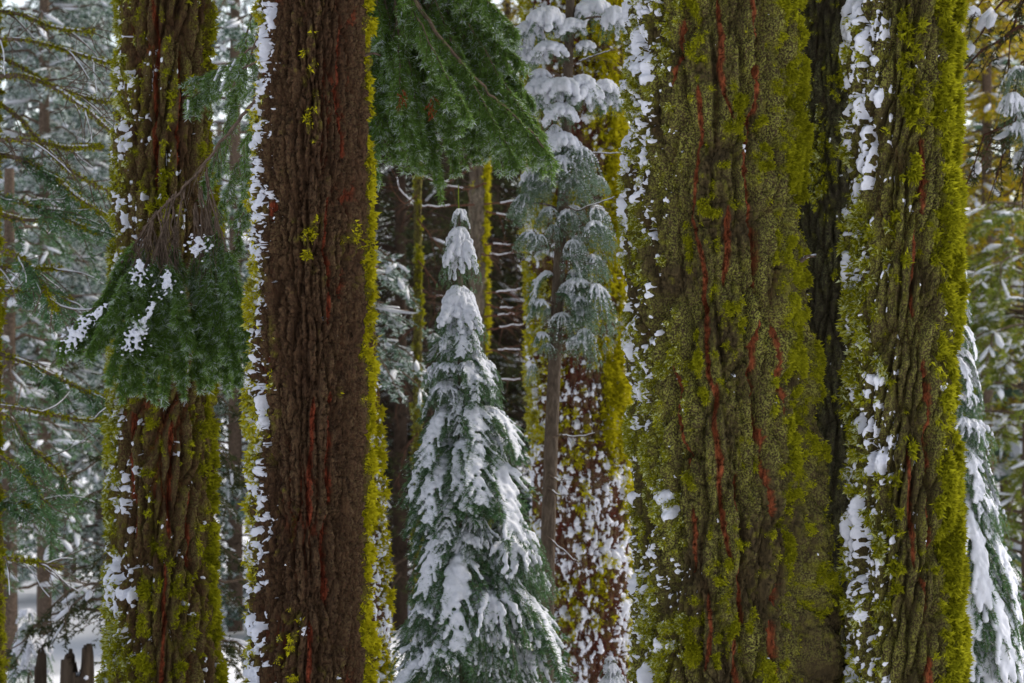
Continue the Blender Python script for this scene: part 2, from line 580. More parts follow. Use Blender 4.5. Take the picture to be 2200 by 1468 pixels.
        for (bw, bh, th_, kx) in ((.026, .034, .014, 3), (.046, .066, .024, 9), (.034, .050, .019, 14)):
            wx = S + .006 * fbm(S * 40, Z * 40, seed + 420 + kx, 2)
            b1, b2, bid, bdy = voronoi((wx + skew * .6 * Z) / (bw * bsz), Z / (bh * bsz), seed + 430 + kx)
            rr = .26 + .30 * bid
            has = (_h(np.floor(bid * 9999), np.floor(bid * 777), 5) < pr * (1.25 if kx == 3 else 1.0)) & (FR > .04)
            q = 1 - ((b1 + .10 * n_f) / rr) ** 2
            T = np.maximum(T, np.where(has & (q > 0), th_ * bsz * np.sqrt(np.clip(q, 0, 1)) * (.7 + .6 * bid), np.where(has, np.maximum(.02 * q, -.012), -.012)))
        Hs = blur(H, 4)
        Hs = np.maximum(Hs, H - .004)
        Ts = blur(np.maximum(T, -.012), 2)
        RS = RR - H + Hs + Ts
        SV = np.stack([cx[:, None] + RS * np.sin(TH), Y - RS * np.cos(TH), Z + np.clip(Ts, 0, 1) * .3], -1) - base
        F = grid_faces(nr, nc)
        keep = ((blur((T > 0).astype(float), 3).ravel() > .02) & (Hs + Ts - H > -.010).ravel())[F].any(1)
        F = F[keep]
        used, inv = np.unique(F, return_inverse=True)
        obj('snow', mesh_np('snow', SV.reshape(-1, 3)[used], inv.reshape(-1, 4), M_SNOW, smooth=True), tr, 'stuff')
    tree.location = base
    return tr


def lw(TH, a, b):
    """1 left of a, 0 right of b (radians round the trunk, 0 facing the camera)"""
    return 1 - sstep(a, b, TH)


def rw(TH, a, b):
    return sstep(a, b, TH)


# --- A: left trunk
A = thing('conifer_tree', 'mossy furrowed trunk at the left, crossed by the low fan of green sprays', 'tree', (0, 0, 0), 'great conifers')
big_trunk(A, 14.0, [(-60, 252, 461), (0, 251, 461), (370, 245, 463), (734, 240, 464), (900, 236, 464), (1100, 232, 466), (1300, 231, 469), (1468, 228, 481), (1520, 226, 486)],
          11, M_BARK_BROWN, sx=.070, sz=.42, depth=.060, skew=-.10, tilt=.026, fine=.009, rand_red=.55,
          lines=[[(345, 10), (352, 120), (345, 260), (350, 420)], [(385, 900), (383, 1010), (380, 1150)], [(372, 1200), (370, 1330), (365, 1468)],
                 [(298, 880), (292, 1000), (300, 1150)], [(405, 120), (402, 240), (398, 380)], [(425, 1040), (420, 1130), (430, 1230)]],
          moss=lambda t, y: .52 * lw(t, -1.3, -.35) + .62 * rw(t, .95, 1.45) + .03 + .10 * sstep(700, 1000, y), tuft=26000,
          snow=lambda t, y: .10 + lw(t, -1.3, .10) * .8, lumps=420, lump=(.010, .034), cell=.0058)
# --- B: brown trunk
B = thing('conifer_tree', 'brown scaly trunk with a snow flecked left side and thin gold moss right edge', 'tree', (0, 0, 0), 'great conifers')
big_trunk(B, 11.5, [(-60, 554, 796), (0, 553, 796), (370, 546, 796), (734, 538, 796), (1000, 536, 794), (1200, 533, 793), (1468, 530, 800), (1520, 529, 802)],
          23, M_BARK_RUST, sx=.046, sz=.40, depth=.046, skew=.03, tilt=.016, fine=.018, rand_red=.8,
          lines=[[(742, 40), (740, 150), (744, 280), (752, 350)], [(715, 430), (712, 500), (722, 590), (715, 700)], [(722, 830), (716, 980), (722, 1080)],
                 [(685, 850), (680, 950), (672, 1060), (676, 1130)], [(710, 1100), (706, 1180), (716, 1300)], [(675, 1320), (678, 1400), (670, 1468)], [(590, 430), (588, 500), (582, 560)]],
          moss=lambda t, y: .75 * lw(t, -1.35, -.75) + 1.10 * rw(t, 1.22, 1.5) - .38 + .06 * np.exp(-((t + .2) / .5) ** 2), mossmat=M_MOSS_GOLD, tuft=15000, tuft_len=.020,
          snow=lambda t, y: .05 + .95 * lw(t, -1.25, -.50), lumps=430, lump=(.010, .030), cell=.0050, lichen=.5)
# --- D: the largest trunk
D_LINES = [[(1605, 0), (1614, 100), (1622, 220), (1606, 290), (1590, 340), (1582, 380), (1591, 400), (1600, 465), (1615, 505), (1612, 590), (1622, 690), (1606, 740), (1606, 800), (1614, 860), (1625, 925), (1640, 990)], [(1580, 335), (1591, 400), (1600, 465), (1615, 505), (1612, 590), (1622, 690)],
           [(1605, 720), (1606, 800), (1614, 860), (1625, 925)], [(1636, 930), (1640, 990), (1650, 1040), (1664, 1110), (1667, 1200), (1667, 1300)], [(1655, 1310), (1654, 1360), (1664, 1468)],
           [(1530, 20), (1534, 100), (1528, 170), (1541, 225), (1560, 275)], [(1455, 60), (1441, 130), (1434, 210)], [(1484, 200), (1491, 310), (1480, 345), (1475, 430), (1464, 480), (1485, 540), (1499, 600), (1492, 640), (1503, 720), (1506, 800), (1524, 850), (1520, 920), (1530, 985), (1532, 1040), (1540, 1120), (1555, 1190)],
           [(1497, 640), (1503, 720), (1506, 800)], [(1524, 820), (1520, 920), (1530, 985)], [(1577, 1010), (1574, 1050), (1566, 1085)], [(1531, 1030), (1540, 1120), (1555, 1190)],
           [(1574, 1180), (1585, 1240), (1583, 1310), (1562, 1370), (1572, 1440), (1585, 1480)], [(1430, 780), (1445, 900), (1462, 1000)], [(1475, 1080), (1478, 1150), (1472, 1220)],
           [(1552, 450), (1550, 540), (1540, 620)], [(1660, 690), (1668, 800), (1678, 900)], [(1505, 1260), (1512, 1330), (1500, 1420)]]
D = thing('conifer_tree', 'largest trunk, olive bark split by thin orange fissures, snow on its left edge', 'tree', (0, 0, 0), 'great conifers')
big_trunk(D, 12.0, [(-60, 1340, 1720), (0, 1339, 1720), (370, 1333, 1723), (734, 1346, 1724), (900, 1354, 1723), (1100, 1358, 1722), (1300, 1358, 1722), (1520, 1352, 1725)],
          37, M_BARK_OLIVE, sx=.120, sz=.46, depth=.060, skew=.02, tilt=.024, fine=.015, lines=D_LINES, rand_red=.10,
          moss=lambda t, y: .12 + .12 * lw(t, -1.2, -.3) + .32 * rw(t, .60, 1.15), tuft=90000, tuft_len=.015, mossup=.7, lichen=1.0,
          snow=lambda t, y: .07 + .93 * lw(t, -1.25, -.30), lumps=420, lump=(.012, .034),
          lobe=lambda t, y: np.exp(-((t - 1.62) / .26) ** 2) * np.interp(y, [380, 560, 734, 900, 1100, 1300, 1468, 1600], [0, 10, 32, 52, 66, 88, 106, 120]) * K * 12.0)
# --- E: right trunk
E = thing('conifer_tree', 'deeply ridged trunk at the right with a shaggy moss curtain on its right edge', 'tree', (0, 0, 0), 'great conifers')
big_trunk(E, 12.0, [(-60, 1820, 2046), (0, 1820, 2047), (300, 1820, 2051), (734, 1821, 2056), (900, 1822, 2060), (1200, 1822, 2064), (1468, 1820, 2072), (1520, 1818, 2075)],
          53, M_BARK_OLIVE, sx=.060, sz=.42, depth=.062, skew=-.16, tilt=.026, fine=.010, rand_red=.10,
          lines=[[(1975, 300), (1970, 400), (1965, 470)], [(1945, 500), (1948, 560), (1942, 640), (1945, 690)], [(1968, 770), (1980, 830), (1985, 930), (1975, 1020), (1975, 1090), (1985, 1180)],
                 [(1930, 960), (1935, 1060), (1945, 1210)], [(1965, 1230), (1970, 1290), (1975, 1330)], [(1980, 1390), (1982, 1440), (1985, 1480)]],
          moss=lambda t, y: .16 * lw(t, -1.2, -.5) + .84 * rw(t, .45, 1.0) + .04, tuft=60000, tuft_len=.026, lichen=.6,
          snow=lambda t, y: .08 + 1.0 * lw(t, -1.2, -.15), lumps=620, lump=(.011, .034), snow_len=2.4)
# --- F: dark trunk between D and E
F_ = thing('conifer_tree', 'dark shaded trunk squeezed between the largest trunk and the ridged right trunk', 'tree', (0, 0, 0), 'great conifers')
big_trunk(F_, 16.5, [(-60, 1690, 1900), (734, 1690, 1905), (1520, 1680, 1915)], 61, M_BARK_SHADED, sx=.07, sz=.3, depth=.03, rand_red=.1,
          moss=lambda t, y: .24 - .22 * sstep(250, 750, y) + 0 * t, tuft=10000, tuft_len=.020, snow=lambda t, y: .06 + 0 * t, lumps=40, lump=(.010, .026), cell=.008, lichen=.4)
# --- C: snow dappled trunk behind the young trees
C = thing('conifer_tree', 'background trunk dappled with snow and yellow moss behind the slim cedar', 'tree', (0, 0, 0), 'great conifers')
big_trunk(C, 20.0, [(-60, 1122, 1342), (0, 1123, 1342), (400, 1128, 1344), (734, 1133, 1348), (1000, 1140, 1352), (1468, 1150, 1362), (1520, 1150, 1364)],
          71, M_BARK_RED, sx=.075, sz=.22, depth=.035, fine=.01, rand_red=.5,
          moss=lambda t, y: (.35 * lw(t, -1.2, -.2) + .55 * rw(t, .05, .8) + .30) * (1 - .75 * sstep(820, 1080, y)), mossmat=M_MOSS_GOLD, tuft=26000, tuft_len=.034,
          snow=lambda t, y: .62 + .4 * lw(t, -1.1, -.4) + .35 * sstep(850, 1200, y) - .25 * rw(t, .3, .9) * (1 - sstep(500, 900, y)),
          lumps=1500, bsz=1.0, furrow=.015, lump=(.010, .030), cell=.0088, snow_len=1.8)
# --- G: trunk peeping out behind B
G = thing('conifer_tree', 'snow speckled gold mossy trunk half hidden behind the brown scaly trunk', 'tree', (0, 0, 0), 'great conifers')
big_trunk(G, 15.5, [(-60, 640, 778), (500, 640, 792), (734, 650, 808), (900, 655, 819), (1100, 660, 827), (1300, 665, 837), (1520, 670, 846)], 83, M_BARK_RED,
          sx=.05, sz=.16, depth=.022, moss=lambda t, y: .55 + 0 * t, mossmat=M_MOSS_GOLD, tuft=16000, tuft_len=.026,
          snow=lambda t, y: .2 + sstep(700, 900, y) + 0 * t, lumps=800, lump=(.010, .024), cell=.008)
# --- H: brown trunk far behind the centre sapling
Ht = thing('conifer_tree', 'distant straight brown trunk with a gold moss stripe behind the snowy sapling tip', 'tree', (0, 0, 0))
big_trunk(Ht, 26.0, [(-60, 1008, 1044), (734, 1006, 1047), (1520, 1002, 1052)], 91, M_BARK_GREY, sx=.06, sz=.2, depth=.02,
          moss=lambda t, y: 1.0 * rw(t, .7, 1.2) - .2, mossmat=M_MOSS_GOLD, tuft=5000, tuft_len=.04, cell=.012)
It = thing('slim_tree', 'slender olive trunk left of the snowy sapling tip', 'tree', (0, 0, 0))
big_trunk(It, 21.0, [(-60, 891, 905), (734, 888, 907), (1520, 884, 910)], 97, M_BARK_OLIVE, sx=.03, sz=.1, depth=.006, fine=.003, furrow=0., moss=lambda t, y: .3 + 0 * t, tuft=2500, tuft_len=.02, cell=.011, wob=.003)

# broken stubs
def stub(tree, p, q, r, nm='branch_stub', snowy=True):
    s = Soup()
    p, q = np.array(p) - np.array(tree.location), np.array(q) - np.array(tree.location)
    s.tube(np.array([p + (q - p) * t + np.array([0, 0, .012]) * math.sin(t * 3) for t in np.linspace(0, 1, 6)]), r, r * .45, 7)
    o = obj(nm, s.mesh(nm, M_TWIG, True), tree)
    if snowy:
        s = Soup()
        s.tube(np.array([p + (q - p) * t + np.array([0, 0, r * .9]) for t in np.linspace(.25, 1.0, 6)]), r * .8, r * .4, 6)
        obj('snow', s.mesh('snow', M_SNOW, True), o)


stub(D, P(1722, 560, 11.75), P(1752, 552, 11.6), .012)
stub(B, P(785, 119, 11.5), P(818, 121, 11.45), .008, snowy=False)


# ------------------------------------------------------------------ snow-laden fir branches (shared by the young trees)
def remesh(V, F, size, mat, seed=0, rough=.0):
    me = mesh_np('snow', V, F, mat)
    tmp = bpy.data.objects.new('snow', me)
    COL.objects.link(tmp)
    md = tmp.modifiers.new('r', 'REMESH')
    md.mode = 'VOXEL'
    md.voxel_size = size
    md.use_smooth_shade = True
    ms = tmp.modifiers.new('s', 'SMOOTH')
    ms.factor = .5
    ms.iterations = 2
    dg = bpy.context.evaluated_depsgraph_get()
    out = bpy.data.meshes.new_from_object(tmp.evaluated_get(dg))
    out.name = 'snow'
    bpy.data.objects.remove(tmp)
    bpy.data.meshes.remove(me)
    out.materials.clear()
    out.materials.append(mat)
    if rough:
        n = len(out.vertices)
        co = np.empty(n * 3, dtype=np.float32)
        no = np.empty(n * 3, dtype=np.float32)
        out.vertices.foreach_get('co', co)
        out.vertices.foreach_get('normal', no)
        co, no = co.reshape(-1, 3), no.reshape(-1, 3)
        d = fbm(co[:, 0] * 28 + co[:, 2] * 9, co[:, 1] * 28 + co[:, 2] * 21, seed, 3)
        co = co + no * (d * rough)[:, None]
        out.vertices.foreach_set('co', co.ravel())
        out.update()
    return out


def branch_template(seed, drop, width, snow, voxel=.011, nmat=None, rise=.06, frost=.10, dens=1.0, nlen=.030):
    """a drooping bough of unit reach .5 m along +x; returns wood, foliage and snow meshes"""
    rng = np.random.default_rng(seed)
    reach = .5
    wood, segs = Soup(), []
    balls = []

    def ax(t):
        return np.array([reach * (1 - (1 - t) ** 1.35) * .96 + .04 * reach * t, .03 * math.sin(3 * t + seed), rise * math.sin(math.pi * min(1, t * 1.1)) - drop * t ** 1.9])

    pts = np.array([ax(t) for t in np.linspace(0, 1, 12)])
    wood.tube(pts, .011, .003, 5)
    nst = int(11 * dens)
    for i in range(11):
        segs.append(np.concatenate([pts[i], pts[i + 1]]))
    for t in np.linspace(.05, 1.0, 22):
        r = snow * (.65 + .50 * math.sin(math.pi * t ** .8)) * (.75 + .5 * rng.random())
        balls.append((ax(t) + np.array([0, rng.normal() * .006, r * .55]), r))
    for i, t in enumerate(np.linspace(.14, .98, nst)):
        tg = unit(ax(min(1, t + .03)) - ax(t - .03))
        for sg in (-1, 1):
            prof = (.35 + .9 * math.sin(math.pi * (t * .85 + .08))) * (.7 + .5 * rng.random())
            L = width * .5 * prof
            d = unit(tg * .85 + np.array([0, sg, 0]) * .85 + np.array([0, 0, -.10 - .25 * rng.random()]))
            q = np.array([ax(t) + d * L * u + np.array([.35 * u * u * L, 0, -.50 * L * u * u]) for u in np.linspace(0, 1, 6)])
            wood.tube(q, .004, .0012, 3)
            for a in range(5):
                segs.append(np.concatenate([q[a], q[a + 1]]))
                if a > 0:
                    for s2 in (-1, 1):
                        dd = unit(unit(q[a + 1] - q[a]) * .8 + np.cross(unit(q[a + 1] - q[a]), [0, 0, 1]) * s2 * .8 + np.array([0, 0, -.35]))
                        l2 = L * (.34 - .04 * a) * (.6 + .6 * rng.random())
                        segs.append(np.concatenate([q[a], q[a] + dd * l2]))
            if rng.random() < .93:
                m = max(3, int(L / .012))
                far = .45 + .42 * rng.random()
                for u in np.linspace(.05, far, m):
                    k = u * 5
                    a = min(4, int(k))
                    p = q[a] + (q[a + 1] - q[a]) * (k - a)
                    r = snow * (.74 - .36 * u) * (.7 + .6 * rng.random())
                    balls.append((p + np.array([0, 0, r * .6]), r))
    V, F, tint = needles(segs, int(15), nlen, .0055, rng, flat=.45, fwd=.75, frost=frost)
    fol = mesh_np('foliage', V, F, nmat or M_FIR, {'tint': tint})
    C_, Fi = ICO1
    BV = np.concatenate([C_ * np.array([r * 1.05, r * 1.05, r * .82]) + p for p, r in balls])
    BF = np.concatenate([Fi + len(C_) * i for i in range(len(balls))])
    return wood.mesh('branch', M_TWIG, True), fol, remesh(BV, BF, voxel, M_SNOW, seed, .008)


def cushion_template(seed, arc, drop, snow, nf=20, reach=.5, stem=0., voxel=.011, nlen=.036, frost=.12):
    """fingers arching out and down from a short stem, snow heaped on top; a dome of radius .5 m when arc is pi"""
    rng = np.random.default_rng(seed)
    wood, segs, balls = Soup(), [], []
    if stem:
        wood.tube([[-stem, 0, -.06], [-stem * .5, 0, .0], [0, 0, 0]], .012, .008, 5)
    for i in range(nf):
        a = -arc + 2 * arc * (i + .7 * rng.random()) / nf
        L = reach * (.62 + .45 * rng.random())
        o = np.array([-.08 * rng.random() * (1 if stem else 0), .05 * rng.normal(), .01 * rng.normal()])
        d = np.array([math.cos(a), math.sin(a), 0])
        dr = drop * (.65 + .7 * rng.random())
        q = np.array([o + d * L * (1 - (1 - u) ** 1.3) + np.array([0, 0, .05 * math.sin(3 * u) - dr * u ** 1.8]) for u in np.linspace(0, 1, 8)])
        wood.tube(q, .004, .0015, 3)
        for k in range(7):
            segs.append(np.concatenate([q[k], q[k + 1]]))
            tg = unit(q[k + 1] - q[k])
            sd = unit(np.cross(tg, [0, 0, 1]))
            for s2 in (-1, 1):
                for _ in range(2):
                    dd = unit(tg * .8 + sd * s2 * (.5 + .5 * rng.random()) + np.array([0, 0, -.5 * rng.random()]))
                    segs.append(np.concatenate([q[k], q[k] + dd * L * .22 * (.5 + .8 * rng.random())]))
        far = .40 + .48 * rng.random()
        for u in np.arange(.0, far, .05):
            p = q[min(6, int(u * 7))] + (q[min(7, int(u * 7) + 1)] - q[min(6, int(u * 7))]) * (u * 7 - int(u * 7))
            r = snow * (.92 - .55 * u) * (.65 + .65 * rng.random())
            w = .05 * u
            balls.append((p + np.array([rng.normal() * w * .4, rng.normal() * w * .4, r * .55]), r))
    V, F, tint = needles(segs, 12, nlen, .006, rng, flat=.4, fwd=.75, frost=frost)
    C_, Fi = ICO1
    BV = np.concatenate([C_ * np.array([r, r, r * .85]) + p for p, r in balls])
    BF = np.concatenate([Fi + len(C_) * i for i in range(len(balls))])
    return wood.mesh('branch', M_TWIG, True), mesh_np('foliage', V, F, M_FIR, {'tint': tint}), remesh(BV, BF, voxel, M_SNOW, seed, .010)


TPL = {}
for i in range(5):
    TPL['fir%d' % i] = branch_template(100 + i, .30 + .05 * i, .38 + .03 * (i % 3), .027 + .003 * (i % 2), nlen=.040, rise=.16)
for i in range(3):
    TPL['slab%d' % i] = branch_template(130 + i, .42 + .06 * i, .38, .036, rise=.10)
for i in range(3):
    TPL['clump%d' % i] = cushion_template(170 + i, 1.9, .34 + .06 * i, .050, 24, stem=.3)
    TPL['dome%d' % i] = cushion_template(180 + i, math.pi, .50, .085, 26)
for i in range(3):
    TPL['puff%d' % i] = cushion_template(210 + i, math.pi, .36, .125, 20)
for i in range(3):
    TPL['frost%d' % i] = cushion_template(190 + i, 2.0, .55 + .12 * i, .030, 24, stem=.45, nlen=.045, frost=.30)


def place_branch(tree, tpl, p, az, reach, zs=1.0, ws=1.0, snow=True, pitch=0.):
    """p in world; az measured from +x"""
    w, f, s = TPL[tpl]
    b = obj('branch', w, tree)
    k = reach / .5
    b.location = np.array(p) - np.array(tree.location)
    b.rotation_euler = (0, pitch, az)
    b.scale = (k, k * ws, k * zs)
    obj('foliage', f, b)
    if snow:
        obj('snow', s, b, 'stuff')
    return b


def stem(tree, pts, r0, r1, mat, sides=10):
    s = Soup()
    s.tube(np.array(pts) - np.array(tree.location), r0, r1, sides)
    return obj('trunk', s.mesh('trunk', mat, True), tree)


# --- K: the snowy sapling in the centre
rng = np.random.default_rng(5)
YK = 14.2
gzk = float(ground_z(np.array((990 - 1100) * K * YK), np.array(YK)))
Kt = thing('fir_sapling', 'tall snow laden fir sapling standing in the central gap', 'tree', (float(P(992, 0, YK)[0]), YK, gzk))
stem(Kt, [[P(1000, 0, YK)[0], YK, gzk], P(996, 1200, YK), P(990, 800, YK), P(988, 520, YK), P(986, 455, YK)], .035, .006, M_BARK_GREY)
s = Soup()
s.tube([P(986, 460, YK) - Kt.location, P(985, 430, YK) - Kt.location, P(985, 398, YK) - Kt.location], .005, .003, 5)
obj('leader', s.mesh('leader', plain('leader_green', (.12, .16, .01), (.2, .25, .02)), True), Kt)
prof_y = [440, 500, 560, 640, 720, 800, 850, 950, 1050, 1150, 1250, 1350, 1440, 1600]
prof_l = [12, 26, 40, 40, 56, 72, 80, 98, 112, 118, 128, 132, 145, 150]
prof_r = [12, 30, 40, 40, 62, 92, 105, 138, 158, 165, 195, 212, 220, 225]
for wy, rad, zs in [(458, 24, 1.5), (503, 40, 1.5), (535, 52, 1.7), (640, 58, 1.6), (668, 68, 1.2), (720, 62, 1.2)]:
    place_branch(Kt, 'dome%d' % rng.integers(3), P(987, wy, YK), rng.random() * 6.28, rad * K * YK, zs)
whorls = [(735, 5, 66, .8), (765, 6, 84, 1.0)]
y = 805
while y < 1530:
    whorls.append((y, 11, 0, .85))
    y += 52
for wy, n, fix, zs in whorls:
    a0 = rng.random() * 6.28
    for j in range(n):
        az = a0 + j * 2 * math.pi / n + rng.normal() * .3
        c = math.cos(az)
        tipy = wy + 55
        rl, rr = np.interp(tipy, prof_y, prof_l), np.interp(tipy, prof_y, prof_r)
        rad = (rr if c > 0 else rl) * abs(c) + (rl + rr) / 2 * (1 - abs(c))
        rad *= .62 + .52 * rng.random()
        if fix:
            rad = fix * (.85 + .3 * rng.random())
        yy = wy + rng.normal() * (3 if wy < 780 else 12)
        xx = np.interp(yy, [450, 800, 1200, 1500], [986, 990, 996, 1000])
        fam, nfam = ('fir', 5) if rng.random() < .36 else ('clump', 3)
        if fam == 'clump':
            rr_ = rad * .42
            off = (rad - rr_) * K * YK
            place_branch(Kt, 'clump%d' % rng.integers(3), P(xx, yy + 22, YK) + np.array([math.cos(az) * off, math.sin(az) * off, 0]), az, rr_ * K * YK * (.9 + .3 * rng.random()), 1.25 * (.8 + .5 * rng.random()))
            continue
        place_branch(Kt, 'fir%d' % rng.integers(5), P(xx, yy, YK), az, rad * K * YK, zs * (.75 + .5 * rng.random()), 1.2 if wy < 760 else 1.0, snow=True)

# --- L: snowy sapling behind the right trunk
YL = 14.8
gzl = float(ground_z(np.array(5.9), np.array(YL)))
Lt = thing('fir_sapling', 'snow laden fir sapling leaning out from behind the right mossy trunk', 'tree', (float(P(2050, 0, YL)[0]), YL, gzl))
stem(Lt, [[P(2052, 0, YL)[0], YL, gzl], P(2050, 1000, YL), P(2046, 560, YL)], .035, .006, M_BARK_GREY)
y = 585
while y < 1500:
    n = 7
    a0 = rng.random() * 6.28
    for j in range(n):
        az = a0 + j * 2 * math.pi / n + rng.normal() * .2
        rad = np.interp(y + 60, [600, 735, 860, 1000, 1150, 1280, 1468], [24, 42, 58, 92, 125, 140, 150]) * (.85 + .25 * rng.random())
        if rng.random() < .5:
            place_branch(Lt, 'slab%d' % rng.integers(3), P(2048, y + rng.normal() * 14, YL), az, rad * 1.05 * K * YL, 1.2 * (.7 + .6 * rng.random()), 1.0)
        else:
            o_ = rad * .5 * K * YL
            place_branch(Lt, 'clump%d' % rng.integers(3), P(2048, y + 20 + rng.normal() * 14, YL) + np.array([math.cos(az) * o_, math.sin(az) * o_, 0]), az, rad * .56 * K * YL * (.85 + .4 * rng.random()), 1.5 * (.8 + .5 * rng.random()))
    y += 62 if y < 900 else 50

# --- J: slim cedar with snow clumps in front of the dappled trunk
YJ = 16.2
gzj = float(ground_z(np.array(.8), np.array(YJ)))
Jt = thing('young_cedar', 'slim young cedar with snow heaped crown in front of the dappled trunk', 'tree', (float(P(1175, 0, YJ)[0]), YJ, gzj))
stem(Jt, [[P(1170, 0, YJ)[0], YJ, gzj], P(1176, 1200, YJ), P(1184, 950, YJ), P(1195, 700, YJ), P(1208, 450, YJ), P(1216, 300, YJ), P(1222, 100, YJ), P(1230, -150, YJ)], .055, .028, M_BARK_GREY, 14)
for (sx_, sy, reach, az, zs, tpl) in [
        (1214, 300, 70, 3.9, 1.3, 'fir0'),
        (1208, 330, 95, 3.3, 1.3, 'frost0'), (1208, 340, 70, 3.9, 1.5, 'frost1'), (1206, 400, 100, 3.2, 1.3, 'frost2'), (1210, 330, 100, 5.8, 1.4, 'frost0'), (1208, 360, 110, .1, 1.2, 'frost1'), (1206, 420, 100, 5.9, 1.4, 'frost2'),
        (1205, 440, 120, .2, 1.2, 'frost0'), (1200, 520, 110, 6.1, 1.3, 'frost1'), (1200, 500, 80, 5.4, 1.4, 'frost2'), (1200, 560, 60, 5.8, 1.2, 'fir3'), (1196, 620, 70, 5.6, 1.3, 'frost0'), (1195, 600, 115, 6.0, 1.3, 'frost1'),
        (1190, 680, 95, 5.9, 1.2, 'frost2'), (1196, 600, 60, 3.6, 1.2, 'fir4'), (1196, 660, 55, 3.3, 1.3, 'frost1'), (1204, 470, 95, 3.5, 1.2, 'frost0'), (1202, 480, 75, 4.0, 1.3, 'frost1'), (1190, 760, 60, 3.5, 1.2, 'frost2'), (1190, 640, 70, 5.5, 1.2, 'fir0')]:
    if tpl.startswith('frost'):
        for e in range(2):
            ff = (.30 + .45 * e) * (.8 + .4 * rng.random())
            a2 = az + rng.normal() * .35
            o_ = reach * ff * K * YJ
            place_branch(Jt, 'frost%d' % rng.integers(3), P(sx_, sy + 30 * e - 10 + rng.normal() * 12, YJ) + np.array([math.cos(a2) * o_, math.sin(a2) * o_, 0]), a2, reach * .40 * K * YJ * (.8 + .5 * rng.random()), zs * (.8 + .5 * rng.random()))
    else:
        place_branch(Jt, tpl, P(sx_, sy, YJ), az, reach * K * YJ, zs * (.85 + .3 * rng.random()))


for (cx_, cy_, rad, zs, dy) in [(1178, 40, 46, 1.2, -.1), (1135, 62, 40, 1.3, 0), (1122, 120, 34, 1.3, .05), (1180, 105, 36, 1.0, -.15), (1230, 55, 34, 1.0, -.1), (1275, 18, 48, 1.1, 0), (1320, 40, 34, 1.6, -.2), (1258, 98, 26, .9, -.05),
                                (1165, 195, 44, 1.3, -.1), (1140, 215, 32, 1.3, .05), (1212, 190, 42, 1.2, -.2), (1205, 240, 34, 1.2, -.22), (1250, 180, 40, 1.0, -.1), (1262, 205, 40, 1.2, -.1), (1300, 190, 34, 1.2, 0), (1318, 215, 28, 1.3, .05),
                                (1212, 305, 32, 1.4, -.2), (1210, 345, 26, 1.3, -.2), (1160, 160, 26, 1.0, 0), (1135, 380, 24, 1.6, .0), (1120, 440, 20, 1.8, .05), (1160, 650, 24, 1.4, -.1), (1240, 605, 26, 1.0, -.1), (1255, 670, 24, 1.0, -.1), (1240, 730, 24, 1.0, -.1), (1165, 720, 20, 1.6, -.1)]:
    p = P(cx_, cy_, YJ + dy)
    az = math.atan2(dy, (cx_ - 1216) * K * YJ) if abs(cx_ - 1216) > 12 else -1.57
    b = place_branch(Jt, 'puff%d' % rng.integers(3) if cy_ < 320 and rng.random() < .75 else 'clump%d' % rng.integers(3) if rng.random() < .5 else 'dome%d' % rng.integers(3), p, az, rad * 1.22 * K * YJ, zs)
    ax_ = np.array([np.interp(cy_, [-150, 100, 300, 450, 700, 950], [1230, 1222, 1216, 1208, 1195, 1184])])
    s = Soup()
    q0 = P(float(ax_[0]), cy_ + 14, YJ)
    s.tube(np.array([q0 + (p - q0) * t + np.array([0, 0, .03 * math.sin(3.1 * t)]) for t in np.linspace(0, 1, 6)]) - np.array(Jt.location), .010, .005, 5)
    obj('limb', s.mesh('limb', M_TWIG, True), Jt)


def snowy_twig(tree, pix, Y, r, nm='branch', mat=None, snow=True, dy=0.):
    """bare bough through photo pixels, white along its upper side"""
    pts = np.array([P(a, b, Y + dy * i) for i, (a, b) in enumerate(pix)]) - np.array(tree.location)
    t = np.linspace(0, len(pts) - 1, len(pts) * 5)
    q = np.stack([np.interp(t, np.arange(len(pts)), pts[:, k]) for k in range(3)], -1)
    for _ in range(3):
        q[1:-1] = (q[:-2] + 2 * q[1:-1] + q[2:]) / 4
    tr_ = np.random.default_rng(int(abs(pix[0][0] * 7 + pix[-1][1])))
    q[1:] += np.cumsum(tr_.normal(size=(len(q) - 1, 3)) * r * .55, axis=0)
    s = Soup()
    s.tube(q, r, r * .3, 5)
    for _ in range(7):
        a = tr_.integers(3, len(q) - 1)
        d = unit(unit(q[a] - q[a - 1]) + tr_.normal(size=3) * .7)
        l2 = r * (12 + 26 * tr_.random())
        s.tube(np.array([q[a] + d * l2 * t + np.array([0, 0, -.3 * l2 * t * t]) for t in (0, .35, .7, 1)]), r * .4, r * .15, 3)
    o = obj(nm, s.mesh(nm, mat or M_TWIG, True), tree)
    if snow:
        s = Soup()
        n = len(q)
        a0, a1 = n // 5 + tr_.integers(0, n // 4), n - tr_.integers(0, n // 3)
        s.tube(q[a0:a1] + np.array([0, 0, r * .8]), r * .8, r * .4, 5)
        obj('snow', s.mesh('snow', M_SNOW, True), o, 'stuff')
    return o


for pix in [[(1185, 940), (1210, 938), (1240, 943), (1290, 940)], [(1178, 1020), (1200, 1032), (1222, 1028)], [(1176, 1048), (1195, 1062), (1225, 1066)], [(1172, 1150), (1200, 1180), (1240, 1215)],
            [(1200, 440), (1240, 450), (1280, 438), (1320, 425)], [(1212, 490), (1225, 520), (1240, 560), (1262, 572)], [(1210, 325), (1260, 325), (1330, 324)], [(1218, 140), (1260, 125), (1300, 110), (1330, 100)]]:
    snowy_twig(Jt, pix, YJ - .05, .006, dy=-.02)

